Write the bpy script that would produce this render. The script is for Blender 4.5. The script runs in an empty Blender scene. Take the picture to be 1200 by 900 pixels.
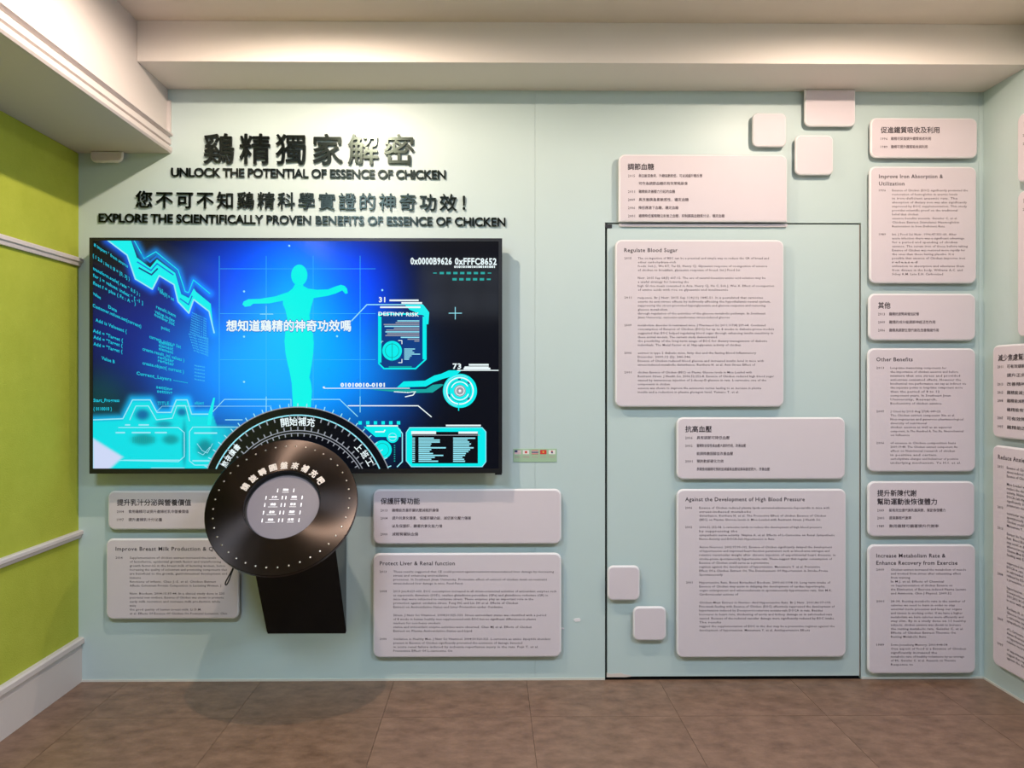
import bpy, bmesh, math, random
from mathutils import Vector, Matrix
from mathutils.geometry import tessellate_polygon

# ------------------------------------------------------------------ camera
F = 867.0                      # focal length in pixels of the 1200x900 frame
S = 0.0038                     # metres per pixel on the far wall
CD = F * S                     # camera distance from the far wall
CZ = 350 * S
YAW = 0.00925
SX, SY = 0.0196, -0.00346
C = bpy.context.scene.collection
cam = bpy.data.cameras.new('camera')
cam.sensor_width = 36; cam.lens = F / 1200 * 36
cam.shift_x = SX * F / 1200; cam.shift_y = SY * F / 1200
cam.clip_start = 0.05
co = bpy.data.objects.new('camera', cam); C.objects.link(co)
co.location = (0, -CD, CZ); co.rotation_euler = (math.pi / 2, 0, -YAW)
bpy.context.scene.camera = co

# ------------------------------------------------------------------ world, lights, exposure
sc = bpy.context.scene
sc.view_settings.view_transform = 'Standard'; sc.view_settings.look = 'None'
sc.view_settings.exposure = 0.0; sc.view_settings.gamma = 1; sc.view_settings.use_curve_mapping = False
w = bpy.data.worlds.new('world'); sc.world = w; w.use_nodes = True
w.node_tree.nodes['Background'].inputs[0].default_value = (0.75, 0.85, 1.0, 1)
w.node_tree.nodes['Background'].inputs[1].default_value = 1.6
CEIL = 2.79

def lamp(name, kind, loc, power, color, size=0.1, rot=(0, 0, 0), **k):
    l = bpy.data.lights.new(name, kind); l.energy = power; l.color = color
    if kind == 'AREA':
        l.shape = 'RECTANGLE'; l.size = size; l.size_y = k.get('sy', size)
    elif kind == 'SPOT':
        l.shadow_soft_size = size; l.spot_size = math.radians(k.get('angle', 160)); l.spot_blend = k.get('blend', 0.5)
    else:
        l.shadow_soft_size = size
    o = bpy.data.objects.new(name, l); C.objects.link(o); o.location = loc; o.rotation_euler = rot
    return o
L1X = (397 - 575) * S; L2X = (955 - 575) * S
WARM = (1.0, 0.82, 0.68)
lamp('downlight_beam', 'SPOT', (L1X, -1.02, CEIL - 0.012), 88, WARM, 0.02, angle=179.8, blend=0.33)
lamp('downlight_beam', 'SPOT', (L2X, -1.02, CEIL - 0.012), 57, WARM, 0.02, angle=179.8, blend=0.33)
for lx in (-1.0, 1.1):
    lamp('ambient_fill_light', 'AREA', (lx, -2.9, CEIL - 0.03), 62, (0.64, 0.78, 1.0), 0.6, sy=0.6)  # unseen cool fill, added to raise the ambient light

# ------------------------------------------------------------------ pixel -> place
def ray(px, py):
    x = (px - 600) / F + SX; z = -(py - 450) / F + SY
    c, s = math.cos(YAW), math.sin(YAW)
    return Vector((x * c + s, -x * s + c, z))
CAM = Vector((0, -CD, CZ))
def P(px, py, p=0.0):            # where the ray meets the plane y = -p
    d = ray(px, py); t = (-p + CD) / d.y
    return CAM + d * t
def PX(px, py, X):               # where it meets the plane x = X
    d = ray(px, py); return CAM + d * (X / d.x)

# ------------------------------------------------------------------ materials
def mat(name, col, rough=0.5, metal=0.0, spec=0.5, noise=None, bump=None, emis=None, alpha=None, aniso=0):
    m = bpy.data.materials.new(name); m.use_nodes = True
    nt = m.node_tree; b = nt.nodes['Principled BSDF']
    b.inputs['Base Color'].default_value = (*col, 1); b.inputs['Roughness'].default_value = rough
    b.inputs['Metallic'].default_value = metal; b.inputs['Specular IOR Level'].default_value = spec
    tc = nt.nodes.new('ShaderNodeTexCoord')
    if noise:
        sc_, amt, col2 = noise[:3]
        n = nt.nodes.new('ShaderNodeTexNoise'); n.inputs['Scale'].default_value = sc_; n.inputs['Detail'].default_value = 8
        n.inputs['Roughness'].default_value = 0.65
        oi = nt.nodes.new('ShaderNodeObjectInfo'); va = nt.nodes.new('ShaderNodeVectorMath'); va.operation = 'SCALE'
        nt.links.new(oi.outputs['Location'], va.inputs[0]); va.inputs['Scale'].default_value = 1.7
        vb = nt.nodes.new('ShaderNodeVectorMath'); vb.operation = 'ADD'; nt.links.new(tc.outputs['Object'], vb.inputs[0]); nt.links.new(va.outputs[0], vb.inputs[1])
        mp = nt.nodes.new('ShaderNodeMapping'); mp.inputs['Scale'].default_value = noise[3] if len(noise) > 3 else (1, 1, 1)
        nt.links.new(vb.outputs[0], mp.inputs[0]); nt.links.new(mp.outputs[0], n.inputs['Vector'])
        r = nt.nodes.new('ShaderNodeMapRange'); r.inputs[1].default_value = 0.5 - 0.5 * amt; r.inputs[2].default_value = 0.5 + 0.5 * amt
        nt.links.new(n.outputs[0], r.inputs[0])
        mx = nt.nodes.new('ShaderNodeMix'); mx.data_type = 'RGBA'
        mx.inputs[6].default_value = (*col, 1); mx.inputs[7].default_value = (*col2, 1)
        nt.links.new(r.outputs[0], mx.inputs[0]); nt.links.new(mx.outputs[2], b.inputs['Base Color'])
    if bump:
        n2 = nt.nodes.new('ShaderNodeTexNoise'); n2.inputs['Scale'].default_value = bump[0]; n2.inputs['Detail'].default_value = 4
        nt.links.new(tc.outputs['Object'], n2.inputs['Vector'])
        bp = nt.nodes.new('ShaderNodeBump'); bp.inputs['Strength'].default_value = bump[1]; bp.inputs['Distance'].default_value = bump[2]
        nt.links.new(n2.outputs[0], bp.inputs['Height']); nt.links.new(bp.outputs[0], b.inputs['Normal'])
    if emis:
        b.inputs['Emission Color'].default_value = (*emis[0], 1); b.inputs['Emission Strength'].default_value = emis[1]
    if aniso:
        b.inputs['Anisotropic'].default_value = aniso
        t = nt.nodes.new('ShaderNodeTangent'); t.direction_type = 'RADIAL'; t.axis = 'Z'
        nt.links.new(t.outputs[0], b.inputs['Tangent'])
    return m
M = dict(
    mint=mat('mint_paint', (0.535, 0.635, 0.605), 0.42, noise=(1.3, 0.8, (0.51, 0.615, 0.59)), bump=(60, 0.05, 0.002)),
    dark=mat('dark_gap', (0.008, 0.008, 0.008), 0.8),
    floor=mat('brown_vinyl', (0.125, 0.066, 0.038), 0.42, noise=(11, 0.40, (0.265, 0.155, 0.098), (1, 1.5, 1)), bump=(90, 0.08, 0.002)),
    joint=mat('floor_joint', (0.02, 0.014, 0.01), 0.9),
    white=mat('white_paint', (0.64, 0.58, 0.545), 0.55, noise=(2, 0.8, (0.61, 0.55, 0.52))),
    beam=mat('beam_paint', (0.80, 0.73, 0.66), 0.55),
    backwall=mat('dark_rear_wall', (0.05, 0.04, 0.05), 0.8),
    ceil=mat('ceiling_paint', (0.80, 0.70, 0.59), 0.8, noise=(1.5, 0.8, (0.68, 0.60, 0.51))),
    soffit=mat('soffit_paint', (0.60, 0.56, 0.47), 0.7),
    felt=mat('green_felt', (0.37, 0.42, 0.045), 0.95, spec=0.1, noise=(7, 0.7, (0.47, 0.52, 0.07), (1, 1, 1)), bump=(220, 0.5, 0.004)),
    panel=mat('pale_board', (0.69, 0.60, 0.62), 0.5, noise=(3, 0.8, (0.66, 0.575, 0.595))),
    edge=mat('board_edge', (0.80, 0.76, 0.76), 0.5),
    ink=mat('dark_ink', (0.045, 0.03, 0.035), 0.7), ink2=mat('soft_ink', (0.10, 0.065, 0.07), 0.7),
    letter=mat('black_metal', (0.022, 0.028, 0.023), 0.22, metal=1.0),
    letter_bright=mat('polished_metal', (0.62, 0.56, 0.47), 0.27, metal=1.0),
    letter_side=mat('letter_side', (0.012, 0.018, 0.015), 0.5),
    bezel=mat('black_plastic', (0.006, 0.006, 0.007), 0.35),
    case=mat('television_case', (0.02, 0.02, 0.022), 0.5),
    disc=mat('brushed_dark_metal', (0.034, 0.029, 0.027), 0.24, metal=1.0, aniso=0.92, noise=(30, 0.9, (0.042, 0.031, 0.026))),
    black=mat('matt_black', (0.006, 0.006, 0.007), 0.5),
    black2=mat('satin_black_steel', (0.005, 0.006, 0.008), 0.22, spec=0.35),
    stud=mat('bright_stud', (0.42, 0.37, 0.33), 0.3, metal=1.0),
    plate=mat('grey_display', (0.17, 0.15, 0.165), 0.3, emis=((0.20, 0.17, 0.21), 0.3)),
    mark=mat('lit_mark', (0.9, 0.88, 0.9), 0.4, emis=((1, 0.95, 1), 0.4)),
    cream=mat('cream_print', (0.66, 0.58, 0.52), 0.4),
    caulk=mat('cream_caulk', (0.62, 0.60, 0.52), 0.8),
    brass=mat('aged_edge', (0.20, 0.13, 0.09), 0.6),
)

def obj(name, bm_or_me, m=None, parent=None, loc=None, **props):
    if isinstance(bm_or_me, bmesh.types.BMesh):
        me = bpy.data.meshes.new(name); bm_or_me.to_mesh(me); bm_or_me.free()
    else:
        me = bm_or_me
    for mm in (m if isinstance(m, (list, tuple)) else [m]):
        if mm is not None: me.materials.append(mm)
    o = bpy.data.objects.new(name, me); C.objects.link(o)
    if parent: o.parent = parent
    if loc is not None: o.location = loc
    for k, v in props.items(): o[k] = v
    return o
def recenter(me, loc):
    me.transform(Matrix.Translation(-Vector(loc)))
def struct(name, bm, m, **k):
    return obj(name, bm, m, kind='structure', **k)
def thing(name, label, cat, loc, group=None):
    o = bpy.data.objects.new(name, None); C.objects.link(o); o.empty_display_size = 0.05
    o.location = loc; o['label'] = label; o['category'] = cat
    if group: o['group'] = group
    return o
def box(bm, a, b, mi=0, bevel=0):
    x0, y0, z0 = [min(a[i], b[i]) for i in range(3)]; x1, y1, z1 = [max(a[i], b[i]) for i in range(3)]
    v = [bm.verts.new(c) for c in ((x0,y0,z0),(x1,y0,z0),(x1,y1,z0),(x0,y1,z0),(x0,y0,z1),(x1,y0,z1),(x1,y1,z1),(x0,y1,z1))]
    fs = []
    for q in ((3,2,1,0),(4,5,6,7),(0,1,5,4),(1,2,6,5),(2,3,7,6),(3,0,4,7)):
        f = bm.faces.new([v[i] for i in q]); f.material_index = mi; fs.append(f)
    if bevel:
        es = {e for f in fs for e in f.edges}
        bmesh.ops.bevel(bm, geom=list(es), offset=bevel, segments=2, affect='EDGES', profile=0.5)
    return bm
def NB(): return bmesh.new()
def B(a, b, bevel=0): return box(NB(), a, b, bevel=bevel)
def prism(bm, pts, direction, mi=0):      # extrude a polygon of Vectors
    n = len(pts); a = [bm.verts.new(p) for p in pts]; b = [bm.verts.new(Vector(p) + Vector(direction)) for p in pts]
    bm.faces.new(a); bm.faces.new(b[::-1])
    for i in range(n):
        bm.faces.new((a[i], b[i], b[(i+1) % n], a[(i+1) % n])).material_index = mi
    return bm

# ------------------------------------------------------------------ the setting
XL = P(92, 400).x; XR = P(1152, 400).x
ZB = P(650, 106.5).z                      # underside of the beam along the far wall
YB = -5.0                                 # room behind the camera
XLB = P(197, 180).x; ZLB = P(197, 180).z  # left beam corner on the far wall
PB = 0.29                                 # depth of the far beam

floor = struct('floor', B((XL - 0.1, YB - 0.1, -0.06), (XR + 0.1, 0.1, -0.004)), M['joint'])
tw = 155 * S
x0 = P(617, 797).x
xs = [x0 + k * tw for k in range(-5, 6)]; xs = sorted([max(XL, min(XR, x)) for x in xs])
xs = [XL] + [x for x in xs if XL + 0.02 < x < XR - 0.02] + [XR]
prow = [0.0, -P(600, 840, 0).y]
dd = ray(600, 840); t = -CZ / dd.z; y1 = (CAM + dd * t).y
ys = [0.0, y1]
while ys[-1] > YB: ys.append(max(YB, ys[-1] - tw))
random.seed(4)
for j in range(len(ys) - 1):
    for i in range(len(xs) - 1):
        g = 0.0007; dz = random.uniform(-0.0002, 0.0002)
        cx = (xs[i] + xs[i+1]) / 2; cy = (ys[j] + ys[j+1]) / 2
        hx = (xs[i+1] - xs[i]) / 2 - g; hy = (ys[j] - ys[j+1]) / 2 - g
        ob = obj('floor_tile', B((-hx, -hy, -0.004), (hx, hy, dz), bevel=0), M['floor'], floor, (cx, cy, 0))

# far wall: dark core, boards in front, the door let into it
struct_wall = struct('wall_back', B((XL - 0.1, 0.02, 0), (XR + 0.1, 0.12, CEIL)), M['dark'])
def wp(px): return P(px, 450).x
def board(xa, xb, za, zb):
    return obj('wall_board', B((xa, 0, za), (xb, 0.02, zb)), M['mint'], struct_wall)
DX0, DX1 = wp(709), wp(1009); DZ = P(860, 261).z
sx = wp(627)
board(XL - 0.05, sx - 0.0004, 0, CEIL)
board(sx + 0.0004, DX0, 0, CEIL)
board(DX0, DX1, DZ, CEIL)
board(DX1, XR - 0.02, 0, CEIL)
board(XR - 0.0185, XR + 0.05, 0, CEIL)
dx0, dx1 = DX0 + 0.010, DX1 - 0.007
dz0, dz1 = P(860, 792.5).z, DZ - 0.007
door = struct('door_1', B((dx0, 0.0, dz0), (dx1, 0.018, dz1), bevel=0.0015), M['mint'])
obj('door_edge', B((dx1, 0.001, dz0), (dx1 + 0.003, 0.018, dz1)), M['brass'], door)
obj('hinge_cap', B((DX0, -0.003, P(710, 267.5).z), (P(717, 265).x, 0.004, P(710, 263).z), bevel=0.001), M['black'], door, label='small black cap at the door corner')
bm = NB()
pts = [(711, 793.5), (711, 788.5), (716, 789.6), (722, 789.0), (728, 788.6), (731, 790), (738, 791), (741, 792.6), (733, 793.5)]
prism(bm, [P(a, b, 0.0) + Vector((0, -0.001, 0)) for a, b in pts], (0, 0.004, 0))
obj('worn_patch', bm, M['cream'], door, label='bare cream patch where the door paint is chipped')
# small paint chips on the wall
bm = NB(); prism(bm, [P(a, b) + Vector((0, -0.002, 0)) for a, b in ((672, 726), (674, 724.6), (679, 724.4), (680.5, 726), (679.5, 728.2), (674, 728.5))], (0, 0.003, 0))
obj('paint_chip', bm, M['edge'], struct_wall)
bm = NB(); prism(bm, [P(a, b) + Vector((0, -0.002, 0)) for a, b in ((657.5, 735), (661, 735.8), (661.4, 737.4), (658, 737.2))], (0, 0.003, 0))
obj('paint_chip', bm, M['edge'], struct_wall)

struct('baseboard_back', box(B((XL, -0.004, 0), (DX0 - 0.001, 0.0, 0.009)), (DX1 + 0.001, -0.004, 0), (XR, 0.0, 0.009)), M['caulk'])
struct('wall_right', B((XR, YB, 0), (XR + 0.1, 0.02, CEIL)), M['mint'])
struct('baseboard_right', B((XR - 0.004, YB, 0), (XR, -0.004, 0.009)), M['caulk'])
struct('trim_1', B((XR - 0.004, -0.0035, 0.009), (XR - 0.0005, -0.0002, ZB)), M['mint'])
# left wall of green felt with white rails
zr1 = P(94, 307.5).z; zr2 = P(94, 625.5).z; zbb = P(94, 751).z
wl = struct('wall_left', B((XL - 0.1, YB, 0), (XL - 0.012, 0.02, CEIL)), M['white'])
for za, zb in ((0.03, zbb), (zbb, zr2), (zr2, zr1), (zr1, CEIL - 0.001)):
    n = 5
    pass
def felt(za, zb): return obj('felt_panel', B((XL - 0.012, YB, za + 0.0015), (XL, 0.0, zb - 0.0015)), M['felt'], wl)
felt(zbb, zr2); felt(zr2, zr1); felt(zr1, ZLB + 0.0)
def rail(name, z, h, d, prof='rail'):
    # moulded section swept along the left wall
    sec = [(0, -h/2), (d*0.55, -h/2), (d*0.7, -h*0.12), (d, 0.0), (d, h*0.36), (d*0.8, h/2), (0, h/2)]
    bm = NB(); prism(bm, [Vector((XL + a, 0.0, z + b)) for a, b in sec], (0, YB, 0))
    return struct(name, bm, M['white'])
rail('trim_2', zr1, 0.036, 0.022)
rail('trim_3', zr2, 0.034, 0.022)
bm = NB(); prism(bm, [Vector((XL + a, 0.0, b)) for a, b in ((0,0),(0.016,0),(0.016,zbb-0.035),(0.012,zbb-0.03),(0.012,zbb-0.018),(0.026,zbb-0.008),(0.026,zbb+0.012),(0.018,zbb+0.018),(0,zbb+0.018))], (0, YB, 0))
struct('baseboard_left', bm, M['white'])
# ceiling and beams
struct('ceiling', B((XL - 0.1, YB - 0.1, CEIL), (XR + 0.1, 0.12, CEIL + 0.08)), M['ceil'])
bm = B((XLB, -PB, ZB), (XR + 0.02, 0.0, CEIL), bevel=0.002)
struct('trim_4', bm, M['beam'])
bm = B((XL - 0.05, YB, ZLB), (XLB, 0.0, CEIL), bevel=0.002)
lb = struct('trim_5', bm, M['white'])
zm = P(197, 157).z
sec = [(0, ZLB), (0.012, ZLB), (0.018, ZLB + 0.008), (0.018, ZLB + 0.026), (0.005, ZLB + 0.030), (0.005, ZLB + 0.036), (0.014, ZLB + 0.040), (0.014, zm - 0.024), (0.004, zm - 0.020), (0.004, zm - 0.014), (0.022, zm - 0.008), (0.022, zm), (0, zm + 0.008)]
bm = NB(); prism(bm, [Vector((XLB + a, -0.0005, b)) for a, b in sec], (0, YB, 0))
struct('trim_6', bm, M['white'])
struct('trim_7', B((XLB, -0.012, zm + 0.004), (P(201, 140).x, 0, P(200, 118).z)), M['white'])
# wall behind the camera with a high curtained window
BW = NB()
wx0, wx1, wz0, wz1 = -0.80, 0.22, 2.02, 2.66
box(BW, (XL-0.1, YB-0.1, 0), (wx0, YB, CEIL)); box(BW, (wx1, YB-0.1, 0), (XR+0.1, YB, CEIL))
box(BW, (wx0, YB-0.1, 0), (wx1, YB, wz0)); box(BW, (wx0, YB-0.1, wz1), (wx1, YB, CEIL))
struct('wall_front', BW, M['backwall'])
fr = NB()
for xx in (wx0, -0.47, -0.14, wx1 - 0.04): box(fr, (xx, YB-0.07, wz0), (xx+0.04, YB-0.02, wz1))
for zz in (wz0, (wz0+wz1)/2, wz1-0.04): box(fr, (wx0, YB-0.068, zz), (wx1, YB-0.022, zz+0.04))
struct('window_1', fr, M['white'])

# ------------------------------------------------------------------ lettering
_f = {}
def glyphs(text, res=3, offset=0.0, extrude=0.0):
    bold = 0.0
    if any(ord(c) > 0x2e80 for c in text): bold, offset = offset, 0.0
    """text as a mesh, em = 1, pen origin at 0"""
    key = (text, res, offset, extrude, bold)
    if key not in _f:
        cu = bpy.data.curves.new('t', 'FONT'); cu.body = text; cu.size = 1.0; cu.resolution_u = res
        cu.offset = offset; cu.extrude = extrude; cu.fill_mode = 'BOTH'
        if not any(ord(c) > 0x2e80 for c in text): cu.space_character = 1.1
        ob = bpy.data.objects.new('t', cu); me = bpy.data.meshes.new_from_object(ob)
        vs = [v.co.copy() for v in me.vertices]; fs = [tuple(p.vertices) for p in me.polygons]
        bpy.data.objects.remove(ob); bpy.data.curves.remove(cu); bpy.data.meshes.remove(me)
        if bold:
            v0, f0 = vs, fs; vs, fs = [], []
            for q, (ox, oy) in enumerate(((-1, 0), (1, 0), (0, -1), (0, 1))):
                b = len(vs); vs += [Vector((v.x + ox * bold, v.y + oy * bold, v.z + (0.0015 * q if extrude else 0))) for v in v0]
                fs += [tuple(i + b for i in f) for f in f0]
        _f[key] = (vs, fs)
    return _f[key]
def width(text):
    v, _ = glyphs(text); return (min(a.x for a in v), max(a.x for a in v)) if v else (0, 0)
def adv(c):
    if c == ' ': return width('H H')[1] - width('HH')[1]
    return width(c + 'H')[1] - width('H')[1]
class Ink:
    """collects flat print; each piece lies on a plane (U,V) with normal N"""
    def __init__(s): s.v = []; s.f = []; s.m = []
    def add(s, vs, fs, mi=0):
        b = len(s.v); s.v += vs; s.f += [tuple(i + b for i in f) for f in fs]; s.m += [mi] * len(fs)
    def text(s, txt, p0, p1, V, em, mi=0, res=2, offset=0.0, fit=True, xs=None):
        vs, fs = glyphs(txt, res, offset)
        if not vs: return
        a, b = min(v.x for v in vs), max(v.x for v in vs)
        U = p1 - p0; L = U.length; U = U.normalized()
        k = L / (b - a) if fit else em
        nv = len(vs)
        NN = U.cross(V); NN = NN if NN.length else Vector((0, 0, 0))
        q4 = nv // 4 if offset and any(ord(c) > 0x2e80 for c in txt) else nv + 1
        s.add([p0 + U * ((v.x - a) * k) + V * ((v.y - 0.36) * em) + NN * (0.00003 * (i // q4)) for i, v in enumerate(vs)], fs, mi)
    def poly(s, pts, mi=0):
        tr = tessellate_polygon([pts]); s.add(list(pts), [tuple(t) for t in tr], mi)
    def build(s, name, mats, parent=None, origin=None, **k):
        me = bpy.data.meshes.new(name); o = Vector(origin) if origin is not None else Vector((0, 0, 0))
        me.from_pydata([v - o for v in s.v], [], s.f)
        for m in mats: me.materials.append(m)
        me.polygons.foreach_set('material_index', s.m)
        return obj(name, me, None, parent, **k)

UX, UZ = Vector((1, 0, 0)), Vector((0, 0, 1))
def raised_line(name, label, text, pa, pb, em_px, thick, p, offset, bold_mats, cat='lettering', group=None, wf=1.0):
    """a line of separate raised characters between two pixel points (centre line)"""
    A = P(*pa, p); Bp = P(*pb, p); U = Bp - A; L = U.length; U.normalize(); V = Vector((-U.z, 0, U.x))
    pen = []; x = 0
    for c in text: pen.append(x); x += adv(c)
    first = width(text[0])[0]; last = pen[-1] + width(text[-1])[1]
    em = em_px * S; k = em * wf
    tr = (L / k - (last - first)) / (len(text) - 1)       # extra tracking so that the line keeps its length
    pen = [q + i * tr for i, q in enumerate(pen)]
    root = thing(name, label, cat, A, group)
    for i, c in enumerate(text):
        if c == ' ': continue
        vs, fs = glyphs(c, 4, offset, thick / 2 / em)
        me = bpy.data.meshes.new('letter')
        cen = U * ((pen[i] - first) * k)
        base = P(*pa, p) + cen
        # front faces towards the camera (-y)
        out = []
        for v in vs: out.append(U * (v.x * k) + V * ((v.y - 0.36) * em) + Vector((0, -v.z * em, 0)))
        me.from_pydata(out, [], fs)
        for m in bold_mats: me.materials.append(m)
        me.update()
        mi = []
        for pl in me.polygons: mi.append(0 if abs(pl.normal.y) > 0.7 else 1)
        me.polygons.foreach_set('material_index', mi)
        o = obj('letter', me, None, root); o.location = cen
        # stand-off pin reaching back to the wall
        bm = NB(); vmid = Vector((sum(v.x for v in out)/len(out), 0, sum(v.z for v in out)/len(out)))
        # the pin sits under a stroke: nearest vertex to the glyph centre
        nv = min(out, key=lambda q: (q.x - vmid.x)**2 + (q.z - vmid.z)**2)
        box(bm, (nv.x - 0.0015, 0.0, nv.z - 0.0015), (nv.x + 0.0015, p - thick * 0.0, nv.z + 0.0015))
        obj('pin', bm, M['letter_side'], o)
    return root
LM = [M['letter'], M['letter_side']]
raised_line('sign_lettering', 'large raised dark metal Chinese title, the top line of lettering on the wall', '鷄精獨家解密', (239, 175), (485, 176.5), 37.5, 0.009, 0.011, 0.011, LM)
raised_line('sign_lettering', 'small raised capitals UNLOCK THE POTENTIAL OF ESSENCE OF CHICKEN under the big title', 'UNLOCK THE POTENTIAL OF ESSENCE OF CHICKEN', (201, 201.5), (522, 204.5), 14.2, 0.006, 0.008, 0.018, LM)
raised_line('sign_lettering', 'medium raised dark Chinese sentence ending in an exclamation mark, second Chinese line', '您不可不知鷄精科學實證的神奇功效！', (159, 234), (545, 238), 21, 0.007, 0.009, 0.012, LM)
raised_line('sign_lettering', 'small raised capitals EXPLORE THE SCIENTIFICALLY PROVEN BENEFITS just above the screen', 'EXPLORE THE SCIENTIFICALLY PROVEN BENEFITS OF ESSENCE OF CHICKEN', (116, 255), (592, 260), 14, 0.006, 0.008, 0.018, LM)

# ------------------------------------------------------------------ boards with print
TH = 0.034
BT = 0.008        # board thickness; the rest of TH is the air gap held by spacers
def rr(w, h, r, n=5, corners=(1, 1, 1, 1)):
    pts = []
    for k, (cx, cy, a0) in enumerate(((w-r, h-r, 0), (r, h-r, 90), (r, r, 180), (w-r, r, 270))):
        if not corners[k]:
            pts.append((w if k in (0, 3) else 0, h if k in (0, 1) else 0)); continue
        for i in range(n + 1):
            a = math.radians(a0 + 90 * i / n); pts.append((cx + r * math.cos(a), cy + r * math.sin(a)))
    return pts
def rboard(w, h, th, r, bev=0.0075, corners=(1, 1, 1, 1), U=UX, N=Vector((0, -1, 0))):
    back = th - BT if th > 0.02 else 0.0
    """rounded board, lower left corner of its back at the origin; face index 0, rim index 1"""
    bm = NB()
    def ring(ins, z):
        ww, hh = w - 2 * ins, h - 2 * ins
        q = rr(ww, hh, max(r - ins, 0.001), corners=corners)
        return [bm.verts.new(U * (a + ins) + UZ * (b + ins) + N * z) for a, b in q]
    rs = [ring(0, back), ring(0, th - bev), ring(bev * 0.35, th - bev * 0.3), ring(bev, th)]
    for a, b in zip(rs, rs[1:]):
        for i in range(len(a)):
            j = (i + 1) % len(a); bm.faces.new((a[i], a[j], b[j], b[i])).material_index = 1
    bm.faces.new(rs[-1]); bm.faces.new(rs[0][::-1])
    bmesh.ops.recalc_face_normals(bm, faces=bm.faces)
    return bm
def spacers(o, w, h, U=UX, N=Vector((0, -1, 0)), g0=0.0):
    mx, mz = min(0.05, w * 0.3), min(0.05, h * 0.3); s_ = 0.008
    for a in (mx, w - mx):
        for b in (mz, h - mz):
            c = U * a + UZ * b; bm = NB()
            q0 = c - U * s_ - UZ * s_ - N * g0; q1 = c + U * s_ + UZ * s_ + N * (TH - BT)
            box(bm, q0, q1); obj('spacer', bm, M['edge'], o)
def panel(name, px0, py0, px1, py1, label, th=TH, r=0.030, corners=(1, 1, 1, 1), group='rounded pale text boards on the wall', cat='panel', clipx=None):
    A = P(px0, py1, th); Bq = P(px1, py0, th)
    w, h = Bq.x - A.x, Bq.z - A.z
    o = obj(name, rboard(w, h, th, r, corners=corners), (M['panel'], M['edge']), None, (A.x, 0, A.z), label=label, category=cat)
    if group: o['group'] = group
    spacers(o, w, h)
    return o

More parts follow.
